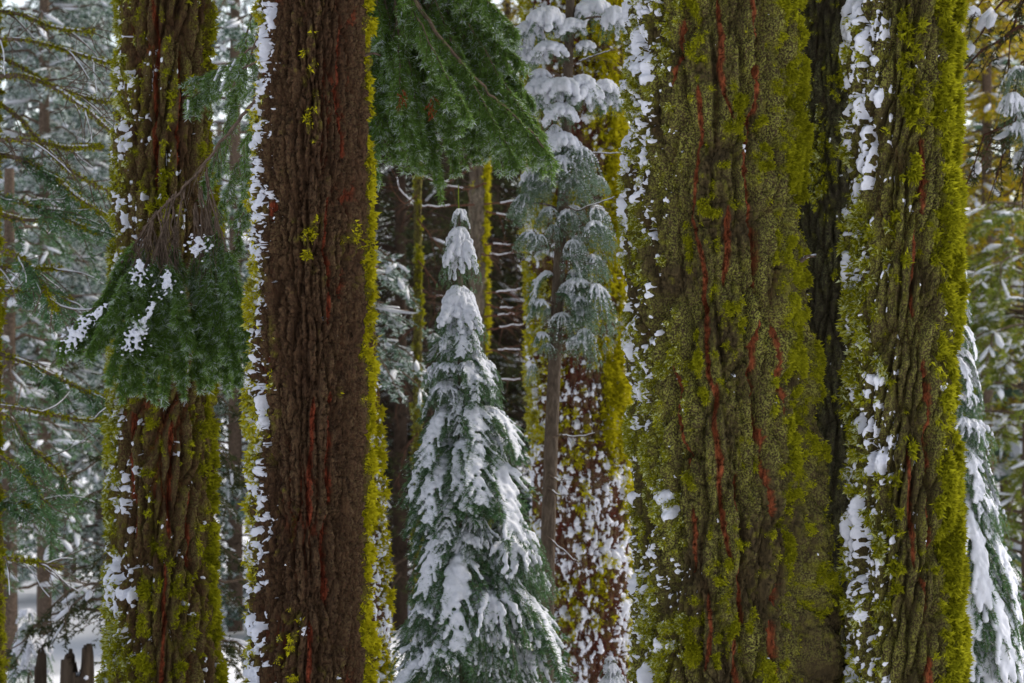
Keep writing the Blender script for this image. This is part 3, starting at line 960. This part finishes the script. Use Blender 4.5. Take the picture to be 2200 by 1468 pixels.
# --- seedlings
def seedling(px, top, base_y, Y, half, label, fam='slab', n=5):
    x = float(P(px, 0, Y)[0])
    gz = float(ground_z(np.array(x), np.array(float(Y))))
    t = thing('fir_seedling', label, 'tree', (x, Y, gz))
    zt = P(px, top, Y)[2]
    stem(t, [[x, Y, gz - .1], [x + .01, Y, zt - .02]], .016, .004, M_BARK_GREY, 7)
    z, rad, i = zt - .02, half * K * Y * .42, 0
    while z > gz + .1 and i < 8:
        place_branch(t, ('dome%d' if i % 2 == 0 or fam != 'frost' else 'frost%d') % rng.integers(3), [x + rng.normal() * .01, Y, z], rng.random() * 6.28, rad, 1.25 if i else 1.0)
        z -= rad * 1.05
        rad = min(rad * 1.35 + .01, half * K * Y * 1.1)
        i += 1
    return t


seedling(1315, 1408, 1500, 15.2, 40, 'little snow capped seedling beside the foot of the largest trunk')
seedling(1205, 1440, 1500, 15.6, 50, 'low snow covered seedling beneath the dappled trunk, right of the tall sapling')
seedling(60, 1310, 1500, 21.0, 62, 'small frosted sapling beside the two jagged snags in the lower left', 'frost', 6)

# --- jagged snags lower left
def snag(px, wpx, top, Y, spikes, label):
    x = float(P(px, 0, Y)[0])
    gz = float(ground_z(np.array(x), np.array(float(Y))))
    t = thing('jagged_snag', label, 'dead stump', (x, Y, gz - .05))
    na, nz = 84, 40
    R = wpx / 2 * K * Y
    th = np.linspace(0, 2 * math.pi, na, endpoint=False)
    zt = np.array([np.interp(math.sin(a) * wpx / 2, [q[0] for q in spikes], [q[1] for q in spikes]) for a in th])
    zt = P(0, 0, Y)[2] - zt * K * Y + .075 * vnoise(th * 5, th * 0, 3) * (np.arange(na) % 3 != 1) - .03
    u = np.linspace(0, 1, nz)[:, None]
    Z = (gz - .1) + u * (zt[None] - gz + .1)
    r = R * (1.12 - .12 * u) * (1 + .10 * fbm(np.cos(th)[None] * 4 + 9 + 0 * u, np.sin(th)[None] * 4 + 0 * u + Z * .6, 8, 3))
    outer = np.stack([r * np.sin(th)[None] + x, Y - r * np.cos(th)[None] * .8, Z], -1) - np.array([x, Y, gz - .05])
    inner = outer[::-1].copy()
    inner[..., 0] *= .62
    inner[..., 1] *= .62
    V = np.concatenate([outer, inner]).reshape(-1, 3)
    nn = nz * 2
    i = np.arange(nn - 1)[:, None] * na
    j = np.arange(na)[None, :]
    F = np.stack([i + j, i + (j + 1) % na, i + na + (j + 1) % na, i + na + j], -1).reshape(-1, 4)
    obj('shell', mesh_np('shell', V, F, M_SNAG, smooth=True), t)
    # snow lodged in the hollow
    c, f = ICO1
    s = Soup()
    low = zt.min()
    for q in range(9):
        s.add(c * np.array([.032, .032, .025]) + np.array([rng.normal() * R * .28, rng.normal() * R * .3, low - gz + .05 - .02 + rng.random() * .04]), f)
    obj('snow', remesh(np.concatenate(s.v), np.concatenate(s.f), .012, M_SNOW, 2, .006), t)
    return t


snag(87, 26, 1395, 20.0, [(-13, 1440), (-4, 1400), (4, 1394), (13, 1415)], 'narrow broken snag between the frosted sapling and the wider snag')
snag(166, 70, 1395, 19.6, [(-35, 1425), (-22, 1400), (-14, 1420), (0, 1446), (14, 1440), (20, 1398), (30, 1390), (35, 1405)], 'wide two horned snag left of the furrowed left trunk')


# ------------------------------------------------------------------ hanging sprays of the near boughs
def bough(tree, axes, mat, rng, label=None, nlen=.030, tipmat=None, frost=.03, lat=.35, k=15, snowp=0.0, upfrost=0.0, wd=.0046, mesh_name='branch'):
    """axes: list of dict(pix=[(px,py,Y)..], bare=fraction without needles, L=side twig length, n=side twigs, r=radius)"""
    wood, segs, fr = Soup(), [], []
    snow = Soup()
    loc = np.array(tree.location)
    for A_ in axes:
        pts = np.array([P(a, b, yy) for a, b, yy in A_['pix']]) - loc
        m = len(pts)
        t = np.linspace(0, m - 1, m * 6)
        q = np.stack([np.interp(t, np.arange(m), pts[:, i]) for i in range(3)], -1)
        for _ in range(4):
            q[1:-1] = (q[:-2] + 2 * q[1:-1] + q[2:]) / 4
        q[1:-1] += rng.normal(size=q[1:-1].shape) * .004
        r = A_.get('r', .008)
        wood.tube(q, r, r * .3, 5)
        N = len(q)
        if A_.get('snow'):
            snow.tube(q + np.array([0, -r * .4, r * .8]), r * .8, r * .5, 5)
        n = A_.get('n', 20)
        for i in range(n):
            u = (i + rng.random()) / n
            u = A_.get('from', .1) + (1 - A_.get('from', .1)) * u
            a = min(N - 2, int(u * (N - 1)))
            p = q[a] + (q[a + 1] - q[a]) * (u * (N - 1) - a)
            tg = unit(q[a + 1] - q[a])
            sg = rng.choice([-1, 1])
            d = unit(tg * .7 + np.array([1, 0, 0]) * sg * lat * (.4 + rng.random()) + np.array([0, 1, 0]) * rng.normal() * .25 + np.array([0, 0, -A_.get('g', .7)]))
            L = A_.get('L', .3) * (.55 + .7 * rng.random()) * (1 - .45 * u)
            tw = [p]
            dd = d
            ns = 8
            for s_ in range(ns):
                dd = unit(dd + rng.normal(size=3) * .10 + np.array([0, 0, -.12]))
                tw.append(tw[-1] + dd * L / ns)
            tw = np.array(tw)
            wood.tube(tw, .0026, .001, 3)
            st = 0 if u > A_.get('bare', 0) else A_.get('tip', 5)
            for s_ in range(st, ns):
                segs.append(np.concatenate([tw[s_], tw[s_ + 1]]))
                tipf = frost + upfrost * max(0, 1 - 1.4 * u) + (.5 if s_ >= ns - 1 else 0) * A_.get('tipfrost', .5)
                fr.append(tipf)
                for s2 in (-1, 1):
                    if rng.random() < .85:
                        e = unit(unit(tw[s_ + 1] - tw[s_]) * .9 + np.array([s2 * .6, rng.normal() * .3, -.1]))
                        l2 = L * .20 * (.5 + .8 * rng.random())
                        segs.append(np.concatenate([tw[s_], tw[s_] + e * l2]))
                        fr.append(tipf)
            if snowp and rng.random() < snowp:
                snow.tube(tw[1:7] + np.array([0, -.006, .006]), .010, .006, 5)
    V, F, tint = needles(segs, k, nlen, wd, rng, flat=.3, fwd=.9, frost=np.array(fr))
    b = obj(mesh_name, wood.mesh(mesh_name, M_TWIG), tree)
    if label:
        b['label'] = label
    obj('foliage', mesh_np('foliage', V, F, mat, {'tint': tint}), b)
    if snow.v:
        obj('snow', snow.mesh('snow', M_SNOW, True), b, 'stuff')
    return b


rng = np.random.default_rng(41)
y0 = 12.5
# fan in front of the left trunk
fan = [dict(pix=[(570, 180, 11.9), (535, 235, 12.1), (480, 300, 12.3), (440, 350, 12.4), (395, 405, 12.5), (330, 465, 12.5), (265, 555, 12.5), (215, 645, 12.5), (165, 705, 12.5), (130, 745, 12.5)], r=.010, n=46, L=.22, bare=.62, tip=9, g=.3)]
ends = [(160, 755), (195, 760), (240, 800), (262, 835), (290, 830), (325, 838), (355, 840), (390, 828), (425, 812), (455, 815), (490, 822), (515, 815), (545, 800), (560, 790), (235, 700), (300, 720), (350, 740), (410, 740), (470, 740), (510, 730), (200, 700), (280, 790), (380, 790), (450, 780), (330, 780), (500, 770), (540, 760)]
for ex, ey in ends:
    hub = rng.random()
    hx, hy = 445 - 130 * hub, 345 + 130 * hub
    if ex > 420:
        hx, hy = 455 - 40 * hub, 330 + 120 * hub
    dz = rng.normal() * .12
    fan.append(dict(pix=[(hx, hy, y0), (hx + (ex - hx) * .28, hy + (ey - hy) * .30, y0 + dz * .5), (hx + (ex - hx) * .62, hy + (ey - hy) * .62, y0 + dz), (ex, ey - 12, y0 + dz)],
                    r=.005, n=52, L=.19, bare=.42 if rng.random() < .7 else .32, tip=9, g=.55, **{'from': .15}, tipfrost=1.0))
bough(B, fan, M_CEDAR, rng, 'drooping fan of dark green sprays with bare grey twigs above', frost=.05, upfrost=.45)
# snow tongues lying on the fan
s = Soup()
c, f = ICO1
for path in [[(228, 655), (205, 680), (180, 700), (160, 720), (145, 742)], [(330, 650), (318, 680), (300, 705), (288, 730), (280, 745)], [(418, 545), (430, 520)], [(362, 590), (352, 620)], [(300, 560), (303, 600)]]:
    pp = np.array([P(a, b, 12.33) for a, b in path])
    t = np.linspace(0, len(pp) - 1, len(pp) * 4)
    q = np.stack([np.interp(t, np.arange(len(pp)), pp[:, i]) for i in range(3)], -1)
    for j, p in enumerate(q):
        u = j / len(q)
        for _ in range(16):
            r = (.004 + .004 * u) * (.7 + .6 * rng.random())
            s.add(c * np.array([r, r * .8, r * .8]) + p + rng.normal(size=3) * np.array([.026, .010, .026]) * (.35 + u), f)
fanb = [o for o in B.children if o.name.startswith('branch') and 'label' in o][0]
obj('snow', remesh(np.concatenate(s.v) - np.array(B.location), np.concatenate(s.f), .005, M_SNOW, 4, .006), fanb, 'stuff')

# lighter sprays between the left trunk and the brown trunk
side = []
for pts in [[(560, -40, 12.2), (530, 80, 12.6), (505, 190, 12.8), (480, 300, 12.8), (462, 380, 12.8)], [(560, 60, 12.2), (525, 160, 12.6), (490, 260, 12.7), (455, 350, 12.7), (430, 420, 12.7)], [(565, 200, 12.1), (520, 330, 12.6), (485, 420, 12.7), (455, 490, 12.7), (430, 545, 12.7)],
            [(560, 120, 12.3), (540, 260, 12.6), (525, 380, 12.6), (515, 480, 12.6)], [(560, 300, 12.3), (535, 420, 12.5), (500, 540, 12.5), (470, 600, 12.5)], [(555, 130, 12.2), (480, 175, 12.6), (430, 200, 12.7), (405, 215, 12.7)], [(550, 100, 12.2), (470, 150, 12.6), (420, 165, 12.7)]]:
    side.append(dict(pix=pts, r=.006, n=20, L=.17, g=.6))
bough(B, side, M_CEDAR, rng, 'thin pale sprays dusted with snow on the left', frost=.22, snowp=.10, k=9)

# dark mass hanging at the top of the central gap
top = []
low = [(812, 380), (830, 345), (855, 350), (880, 365), (800, 400), (895, 330), (930, 365), (955, 375), (985, 362), (1015, 345), (1045, 350), (1075, 345), (1105, 350), (1135, 352), (1160, 355), (1185, 350), (1170, 320), (1130, 270), (1100, 200), (1060, 110), (1050, 50), (960, 300), (900, 250), (850, 240), (1000, 240), (1050, 230), (940, 180), (1000, 140), (870, 130), (820, 180), (1080, 280), (1020, 300), (915, 310), (1030, 60), (960, 60), (900, 40), (840, 60), (815, 280), (1000, 20), (1150, 250), (1120, 150), (1085, 60), (1160, 290), (1195, 345), (860, 300), (1110, 310), (970, 220), (830, 130)]
for ex, ey in low:
    ex, ey = ex + rng.normal() * 14, ey + rng.normal() * 14
    sx0 = 790 + (ex - 790) * .35 + rng.normal() * 25
    sy0 = min(-90, ey - 260) + rng.normal() * 20
    dz = rng.normal() * .22
    top.append(dict(pix=[(sx0, sy0, 12.7), (sx0 + (ex - sx0) * .30, sy0 + (ey - sy0) * .36, 12.7 + dz * .4), (sx0 + (ex - sx0) * .68, sy0 + (ey - sy0) * .70, 12.7 + dz), (ex, ey - 14, 12.7 + dz)],
                    r=.006, n=34, L=.24, bare=.12 + .35 * rng.random(), g=.45, **{'from': .12}, tipfrost=1.0))
top.append(dict(pix=[(770, -160, 11.9), (850, -60, 12.4), (950, 90, 12.5), (1040, 190, 12.5), (1120, 260, 12.5), (1180, 330, 12.5)], r=.014, n=40, L=.25, g=.5))
bough(B, top, M_CEDAR, rng, 'broad dark green bough hanging from above beside the trunk', frost=.09, k=10)
# two rust-coloured dead sprays in it
for (cx_, cy_) in [(860, 205), (932, 222), (590 + 10, 10)]:
    if cx_ < 700:
        continue
    sg = []
    for j in range(9):
        p = P(cx_ + rng.normal() * 6, cy_ - 15 + j * 4, 12.2) - np.array(B.location)
        sg.append(np.concatenate([p, p + np.array([rng.normal() * .03, 0, -.045])]))
    V, F, tint = needles(sg, 10, .020, .006, rng)
    o = obj('dead_spray', mesh_np('dead_spray', V, F, M_RUST, {'tint': tint}), B)
    o['label'] = 'rust coloured dead spray'


# ------------------------------------------------------------------ background conifers
def conifer(seed, z0, z1, rad, nb, needle_mat, frost=.1, snow=.4, dens=1.0, dead=0.0, droop=.35, kk=8, nl=.07, nw=.014, snow_r=.05, trunk_r=.10, sub=6, ico_=ICO0, bark=M_TWIG, zg=-3.):
    """returns wood, foliage, snow soups in local space (base at z=0 means world z=zg)"""
    rng = np.random.default_rng(seed)
    wood, fol, sn = Soup(), Soup(), Soup()
    segs = []
    wood.tube([[0, 0, 0], [0, 0, (z1 - zg) * .5], [0, 0, z1 - zg + .3]], trunk_r, trunk_r * .55, 8)
    c, f = ico_
    for i in range(nb):
        u = (i + rng.random()) / nb
        z = z0 + (z1 - z0) * u - zg
        az = rng.random() * 6.28
        L = rad(u) * (.6 + .55 * rng.random())
        dv = np.array([math.cos(az), math.sin(az), 0])
        dr = droop * (.6 + .8 * rng.random())
        q = np.array([[0, 0, z] + dv * L * t + np.array([0, 0, .12 * L * math.sin(t * 3) - dr * L * t * t]) for t in np.linspace(0, 1, 7)])
        q[1:] += rng.normal(size=(6, 3)) * .03 * L
        wood.tube(q, .012 + .006 * L, .004, 4)
        isdead = rng.random() < dead
        ns = max(3, int(L * sub * dens))
        for j in range(ns):
            t = .15 + .85 * (j + rng.random()) / ns
            a = min(5, int(t * 6))
            p = q[a] + (q[a + 1] - q[a]) * (t * 6 - a)
            tg = unit(q[a + 1] - q[a])
            for sg in (-1, 1):
                l2 = (.12 + .34 * L * (1.05 - t)) * (.6 + .7 * rng.random())
                d = unit(tg * .8 + np.cross(tg, [0, 0, 1]) * sg * .8 + np.array([0, 0, -.15 - dr * .6 * rng.random()]))
                e = p + d * l2 + np.array([0, 0, -.25 * l2])
                m = (p + e) / 2 + np.array([0, 0, .06 * l2])
                wood.tube([p, m, e], .005, .002, 3)
                if isdead:
                    for _ in range(3):
                        g = p + (e - p) * rng.random()
                        wood.tube([g, g + unit(rng.normal(size=3) + d) * l2 * .6], .003, .0015, 3)
                    continue
                segs.append(np.concatenate([p, m]))
                segs.append(np.concatenate([m, e]))
                for _ in range(2):
                    g = p + (e - p) * (.3 + .6 * rng.random())
                    segs.append(np.concatenate([g, g + unit(d + rng.normal(size=3) * .5) * l2 * .4]))
                if rng.random() < snow:
                    r = snow_r * (.6 + .8 * rng.random())
                    side = unit(np.cross(d, [0, 0, 1]))
                    upv = np.cross(side, d)
                    Mx = np.stack([d * l2 * .5, side * r, upv * r * .6])
                    jit = 1 + .18 * rng.normal(size=(len(c), 1))
                    sn.add((c * jit) @ Mx + m + np.array([0, 0, r * .5]), f)
    if segs:
        V, F, tint = needles(segs, kk, nl, nw, rng, flat=.3, fwd=.8, frost=frost)
        fol.add(V, F)
        fol.a = [tint]
    return wood, fol, sn


# unseen crowns added on the great trees, to hold back sky light from the stand
SHADE_CROWN = []
for i in range(2):
    w, f, sn = conifer(500 + i, 0.0, 9.0, lambda u: 3.4 * (1.05 - .6 * u), 60, M_CEDAR, frost=.1, snow=.35, kk=5, nl=.22, nw=.07, snow_r=.10, sub=3, zg=0., trunk_r=.02)
    SHADE_CROWN.append((w.mesh('limbs', M_TWIG, True), f.mesh('crown', M_CEDAR), sn.mesh('snow', M_SNOW, True)))
for i, t in enumerate((A, B, D, E, F_, C, G, Ht)):
    w, f, sn = SHADE_CROWN[i % 2]
    o = obj('crown', f, t)
    zt = P(0, -60, t.location.y)[2]
    o.location = (0, 0, zt + 2.6 + .5 * (i % 3) - t.location.z)
    o.rotation_euler = (0, 0, i * 1.3)
    obj('limbs', w, o)
    obj('snow', sn, o, 'stuff')



def bg_tree(px, Y, label, seed, needle_mat, y_top=-120, y_low=1350, rad=1.5, name='conifer_tree', twigmat=None, group=None, **kw):
    x = float(P(px, 0, Y)[0])
    gz = float(ground_z(np.array(x), np.array(float(Y))))
    z1, z0 = P(0, y_top, Y)[2], max(P(0, y_low, Y)[2], gz + .3)
    rf = rad if callable(rad) else (lambda u: rad * (1.05 - .35 * u))
    w, f, s = conifer(seed, z0, z1, rf, needle_mat=needle_mat, zg=gz, **kw)
    t = thing(name, label, 'tree', (x, Y, gz), group)
    tr = obj('trunk', w.mesh('trunk', twigmat or M_TWIG, True), t)
    if f.v:
        obj('crown', f.mesh('crown', needle_mat), t)
    if s.v:
        obj('snow', s.mesh('snow', M_SNOW, True), t, 'stuff')
    return t


G_BG = 'background conifers'
bg_tree(150, 36, 'pale frosted conifer filling the upper left gap beside the left trunk', 201, M_TEAL, rad=2.4, nb=120, frost=.58, snow=.25, snow_r=.04, kk=14, nl=.085, nw=.028, group=G_BG)
bg_tree(20, 27, 'dark green conifer with snowy boughs at the lower left edge', 202, M_FIR, y_top=420, y_low=1280, rad=1.5, nb=60, frost=.2, snow=.35, snow_r=.035, group=G_BG)
bg_tree(330, 20.5, 'sparse dark needled conifer reaching out left behind the left trunk near the snags', 203, M_DARKN, y_top=700, y_low=1440, rad=1.25, nb=46, frost=.05, snow=.12, snow_r=.025, kk=12, nl=.05, droop=.3, group=G_BG)
bg_tree(505, 30, 'snow clotted grey conifer in the narrow gap between the two left trunks', 204, M_TEAL, rad=1.3, nb=120, frost=.32, snow=.35, snow_r=.04, kk=12, nl=.08, nw=.024, dead=.25, group=G_BG)
bg_tree(860, 30, 'dark thicket of dead brown boughs left of the sapling tip', 205, M_DARKN, twigmat=M_TWIGDARK, y_top=100, y_low=1300, rad=1.7, nb=150, frost=.02, snow=.05, snow_r=.03, dead=.65, group=G_BG)
bg_tree(960, 33, 'dim dead branched conifer right behind the sapling tip', 206, M_DARKN, twigmat=M_TWIGDARK, y_top=150, y_low=900, rad=1.9, nb=130, frost=.02, snow=.05, snow_r=.03, dead=.5, group=G_BG)
bg_tree(1090, 42, 'golden tinged conifer high in the central gap left of the dappled trunk', 207, M_GOLDN, y_low=800, rad=2.0, nb=130, frost=.08, snow=.15, snow_r=.04, dead=.2, group=G_BG)
bg_tree(770, 21, 'frosted green conifer peeping out right of the brown scaly trunk', 208, M_TEAL, y_top=520, y_low=800, rad=.75, nb=36, frost=.35, snow=.35, snow_r=.03, nl=.05, kk=12, group=G_BG)
bg_tree(2160, 38, 'golden green conifer flecked with snow in the upper right gap', 209, M_GOLDN, rad=2.4, nb=90, y_low=1000, frost=.04, snow=.10, snow_r=.05, kk=14, nl=.09, nw=.024, group=G_BG)
bg_tree(2210, 30, 'olive conifer with snow lined boughs at the middle right edge', 210, M_YELGRN, y_top=420, rad=1.9, nb=80, frost=.08, snow=.30, snow_r=.045, kk=14, nl=.08, nw=.02, dead=.10, group=G_BG)
bg_tree(2110, 46, 'distant yellow green conifer directly behind the right trunk edge', 211, M_YELGRN, rad=2.2, nb=90, frost=.1, snow=.15, group=G_BG)
bg_tree(640, 44, 'grey conifer hidden mostly behind the brown scaly trunk', 212, M_TEAL, rad=2.4, nb=120, frost=.3, snow=.3, snow_r=.04, group=G_BG)
bg_tree(1250, 40, 'olive conifer behind the dappled trunk', 214, M_GOLDN, rad=2.2, nb=120, frost=.1, snow=.2, snow_r=.04, group=G_BG)

bg_tree(915, 40, 'dense brown dead conifer between the slender olive trunk and the sapling tip', 216, M_DARKN, twigmat=M_TWIGDARK, y_top=-100, y_low=1200, rad=2.6, nb=230, frost=.02, snow=.03, snow_r=.03, dead=.5, kk=10, nl=.09, nw=.02, group=G_BG)
bg_tree(1065, 37, 'brown thicket conifer right of the distant straight trunk', 217, M_DARKN, twigmat=M_TWIGDARK, y_top=250, y_low=1200, rad=1.9, nb=180, frost=.02, snow=.05, snow_r=.03, dead=.55, kk=10, nl=.08, nw=.02, group=G_BG)
bg_tree(95, 31, 'pale green conifer at the far left behind the bare mossy twigs', 218, M_TEAL, y_top=-160, y_low=900, rad=1.7, nb=95, frost=.52, snow=.25, snow_r=.035, kk=13, nl=.075, nw=.022, group=G_BG)
bg_tree(215, 43, 'brown green conifer close to the left side of the furrowed trunk', 219, M_FIR, y_top=-100, y_low=1050, rad=2.0, nb=130, frost=.35, snow=.3, snow_r=.04, kk=12, nl=.09, nw=.026, dead=.25, group=G_BG)
bg_tree(2120, 33, 'warm yellow conifer at the upper right next to the shaggy moss edge', 220, M_GOLDN, y_top=-150, y_low=700, rad=1.5, nb=80, frost=.03, snow=.10, snow_r=.05, kk=13, nl=.08, nw=.022, group=G_BG)

# dark branches with snow at the top right edge, trunk sliver there
Rt = bg_tree(2262, 17, 'reddish trunk at the right edge with a dark drooping bough above', 215, M_DARKN, y_top=-150, y_low=330, rad=.95, nb=30, frost=.06, snow=.12, kk=11, nl=.05, nw=.010, trunk_r=.21, droop=.8, twigmat=M_TWIGRED)

for cx_, cy_, rad, zs, fam in [(2190, 150, 45, 1.6, 'frost'), (2178, 215, 34, 1.8, 'dome'), (2192, 275, 38, 1.8, 'clump'), (2205, 330, 36, 1.6, 'dome')]:
    place_branch(Rt, fam + '%d' % rng.integers(3), P(cx_, cy_, 16.4), rng.random() * 6.28, rad * K * 16.4, zs)
Ys = [o for o in bpy.data.objects if o.get('label', '').startswith('olive conifer with snow lined')][0]
for cx_, cy_, rad in [(2095, 340, 26), (2165, 458, 30), (2172, 512, 22), (2100, 268, 18), (2090, 385, 16), (2125, 475, 20), (2180, 640, 26), (2140, 672, 30), (2115, 705, 20), (2175, 800, 30), (2140, 830, 24), (2185, 870, 26), (2120, 585, 18), (2160, 740, 22)]:
    place_branch(Ys, 'clump%d' % rng.integers(3), P(cx_, cy_, 29.0 + rng.normal() * .3), math.pi + rng.normal() * .5, rad * K * 29, .5)

# far wood: one mass on the hill
fv, ff, fm, ft, nn = [], [], [], [], 0
protos = [conifer(300 + i, .6, 8.5, lambda u: 1.9 * (1.08 - u), 70, M_TEAL, frost=.35, snow=.4, kk=4, nl=.22, nw=.06, snow_r=.12, sub=3, zg=0., trunk_r=.2) for i in range(3)]
frng = np.random.default_rng(77)
for i in range(64):
    Y = 62 + frng.random() * 60
    x = (frng.random() - .5) * Y * .62
    sc = .8 + .5 * frng.random()
    if i >= 30:                                   # the wood goes on to both sides and behind the great trunks
        Y = 34 + 30 * frng.random()
        x = Y * (.25 + .35 * frng.random()) * (-1 if i % 2 else 1)
        sc = 1.2 + .9 * frng.random()
        if i >= 56:
            x = Y * (.07 + .10 * frng.random())
    a = frng.random() * 6.28
    Rz = np.array([[math.cos(a), -math.sin(a), 0], [math.sin(a), math.cos(a), 0], [0, 0, 1]])
    gz = float(ground_z(np.array(x), np.array(Y)))
    for mi, so in enumerate(protos[i % 3]):
        V = np.concatenate(so.v) @ Rz.T * sc + np.array([x, Y, gz - .2])
        Fc = np.concatenate(so.f)
        fv.append(V)
        ff.append(Fc + nn)
        fm.append(np.full(len(Fc), mi))
        ft.append(np.concatenate(so.a))
        nn += len(V)
obj('far_wood', mesh_np('far_wood', np.concatenate(fv), np.concatenate(ff), [M_TWIG, M_TEAL, M_SNOW], {'tint': np.concatenate(ft)}, midx=np.concatenate(fm)), kind='stuff')

# ------------------------------------------------------------------ tree at the left edge with long bare twigs
rng = np.random.default_rng(88)
YO = 16.5
xo = float(P(-62, 0, YO)[0])
gzo = float(ground_z(np.array(xo), np.array(YO)))
Ot = thing('conifer_tree', 'tree at the left edge with long bare mossy branches lined with snow', 'tree', (xo, YO, gzo))
big_trunk(Ot, YO, [(-60, -140, -6), (160, -135, 2), (300, -135, -4), (1200, -132, 4), (1468, -130, 10), (1520, -130, 12)], 99, M_BARK_BROWN, sx=.06, sz=.25, depth=.02,
          moss=lambda t, y: .5 + 0 * t, tuft=8000, tuft_len=.03, cell=.012)
LIMBS = [[(-20, 60), (60, 85), (150, 110), (245, 140)], [(-20, 110), (40, 140), (110, 185), (200, 215), (250, 220)], [(-20, 165), (50, 160), (120, 190), (180, 230), (245, 290)], [(-10, 190), (40, 250), (90, 310), (150, 370), (240, 415)],
         [(-20, 290), (60, 300), (140, 318), (215, 315)], [(-20, 330), (50, 340), (120, 380), (160, 420), (235, 470)], [(-20, 400), (60, 440), (130, 465), (210, 500)], [(-20, 450), (50, 475), (140, 470), (190, 440)], [(-20, 570), (60, 580), (130, 575)],
         [(-20, 620), (60, 625), (150, 645)], [(-20, 20), (50, 30), (110, 60), (200, 70)], [(-20, 740), (60, 780), (160, 830), (240, 860)], [(-20, 870), (60, 880), (150, 900), (235, 905)], [(-20, 960), (40, 1000), (80, 1050), (110, 1130)],
         [(-20, 860), (30, 900), (60, 960), (130, 1010), (160, 1080)], [(-20, 1075), (40, 1085), (100, 1082)], [(-20, 1210), (60, 1205), (130, 1220)], [(-20, 520), (40, 545), (90, 610), (120, 665)]]
for i, L in enumerate(LIMBS):
    s, ss = Soup(), Soup()
    Ya = YO + rng.normal() * .35 - .3
    pts = np.array([P(a, b, Ya + .1 * k * rng.normal()) for k, (a, b) in enumerate(L)])
    pts[0] = np.array([xo, YO, pts[0][2]])
    pts = pts - np.array(Ot.location)
    t = np.linspace(0, len(pts) - 1, len(pts) * 6)
    q = np.stack([np.interp(t, np.arange(len(pts)), pts[:, k]) for k in range(3)], -1)
    for _ in range(5):
        q[1:-1] = (q[:-2] + 2 * q[1:-1] + q[2:]) / 4
    r = .014 + .008 * rng.random()
    s.tube(q, r, r * .3, 6)
    n = len(q)
    a = 3
    while a < n - 4:
        e = a + rng.integers(3, 9)
        if rng.random() < .55:
            ss.tube(q[a:e + 1] + np.array([0, 0, r * .6]), r * .55, r * .35, 5)
        a = e
    segs = []
    for j in range(16):
        a = rng.integers(4, n - 1)
        tg = unit(q[min(n - 1, a + 1)] - q[a - 1])
        d = unit(tg * .8 + np.array([0, rng.normal() * .6, rng.normal() * .45 - .1]))
        Ln = .12 + .35 * rng.random()
        tw = [q[a]]
        for k in range(5):
            d = unit(d + rng.normal(size=3) * .15 + np.array([0, 0, -.06]))
            tw.append(tw[-1] + d * Ln / 5)
        tw = np.array(tw)
        s.tube(tw, .005, .0015, 4)
        if rng.random() < .18:
            ss.tube(tw + np.array([0, 0, .005]), .006, .003, 4)
        for k in range(2):
            e = unit(d + rng.normal(size=3) * .6)
            s.tube([tw[2 + k], tw[2 + k] + e * Ln * .4], .003, .0012, 3)
        if i in (5, 6, 7, 13, 14, 15, 11, 17, 9) and rng.random() < .75:
            for k in range(5):
                segs.append(np.concatenate([tw[k], tw[k + 1]]))
                for s2 in (-1, 1):
                    segs.append(np.concatenate([tw[k], tw[k] + unit(d + rng.normal(size=3) * .6 + np.array([0, 0, -.5])) * .10]))
    b = obj('branch', s.mesh('branch', M_TWIG, True), Ot)
    if ss.v:
        obj('snow', ss.mesh('snow', M_SNOW, True), b, 'stuff')
    if segs:
        V, F, tint = needles(segs, 12, .045, .008, rng, flat=.2, frost=.1)
        obj('foliage', mesh_np('foliage', V, F, M_FIR, {'tint': tint}), b)
    # moss along the limb
    sel = rng.integers(0, n, 420)
    p = q[sel] + rng.normal(size=(420, 3)) * r * .6
    p = np.repeat(p, 4, 0)
    d = unit(rng.normal(size=p.shape))
    bb = unit(np.cross(d, rng.normal(size=p.shape))) * .005
    Vm = np.stack([p - bb, p + bb, p + d * .022], 1).reshape(-1, 3)
    obj('moss', mesh_np('moss', Vm, np.arange(len(Vm)).reshape(-1, 3), M_MOSS, {'tint': rng.random(len(p))}), b, 'stuff')

# ------------------------------------------------------------------ dead, snow-lined twigs across the central gap
rng = np.random.default_rng(60)
for pix in [[(1030, 350), (960, 395), (910, 385), (880, 340)], [(1045, 395), (1010, 405), (960, 395), (930, 375)], [(1040, 440), (1090, 435), (1140, 428)], [(1020, 440), (960, 448), (905, 452), (860, 420), (852, 385)],
            [(1045, 455), (1080, 465), (1125, 470)], [(1040, 525), (1080, 522), (1118, 520)], [(1035, 545), (1065, 548), (1100, 543)], [(1045, 630), (1090, 625), (1130, 620)], [(1045, 655), (1085, 660), (1130, 652)], [(1040, 680), (1090, 675), (1132, 672)],
            [(1045, 710), (1085, 705), (1130, 700)], [(1045, 810), (1090, 815), (1140, 812)], [(1000, 640), (960, 635), (920, 637)], [(1045, 755), (1080, 752), (1120, 748)]]:
    snowy_twig(Ht, pix, 24.5, .010, mat=M_TWIGRED)
for pix in [[(897, 420), (870, 440), (850, 410), (840, 370)], [(897, 560), (925, 600), (945, 640)], [(897, 470), (930, 520), (950, 545)], [(897, 700), (860, 730), (835, 780)], [(897, 810), (870, 830), (850, 900)], [(897, 930), (872, 960), (850, 1050)], [(897, 980), (930, 960), (960, 990)]]:
    snowy_twig(It, pix, 20.8, .007, mat=M_TWIGRED, snow=False)
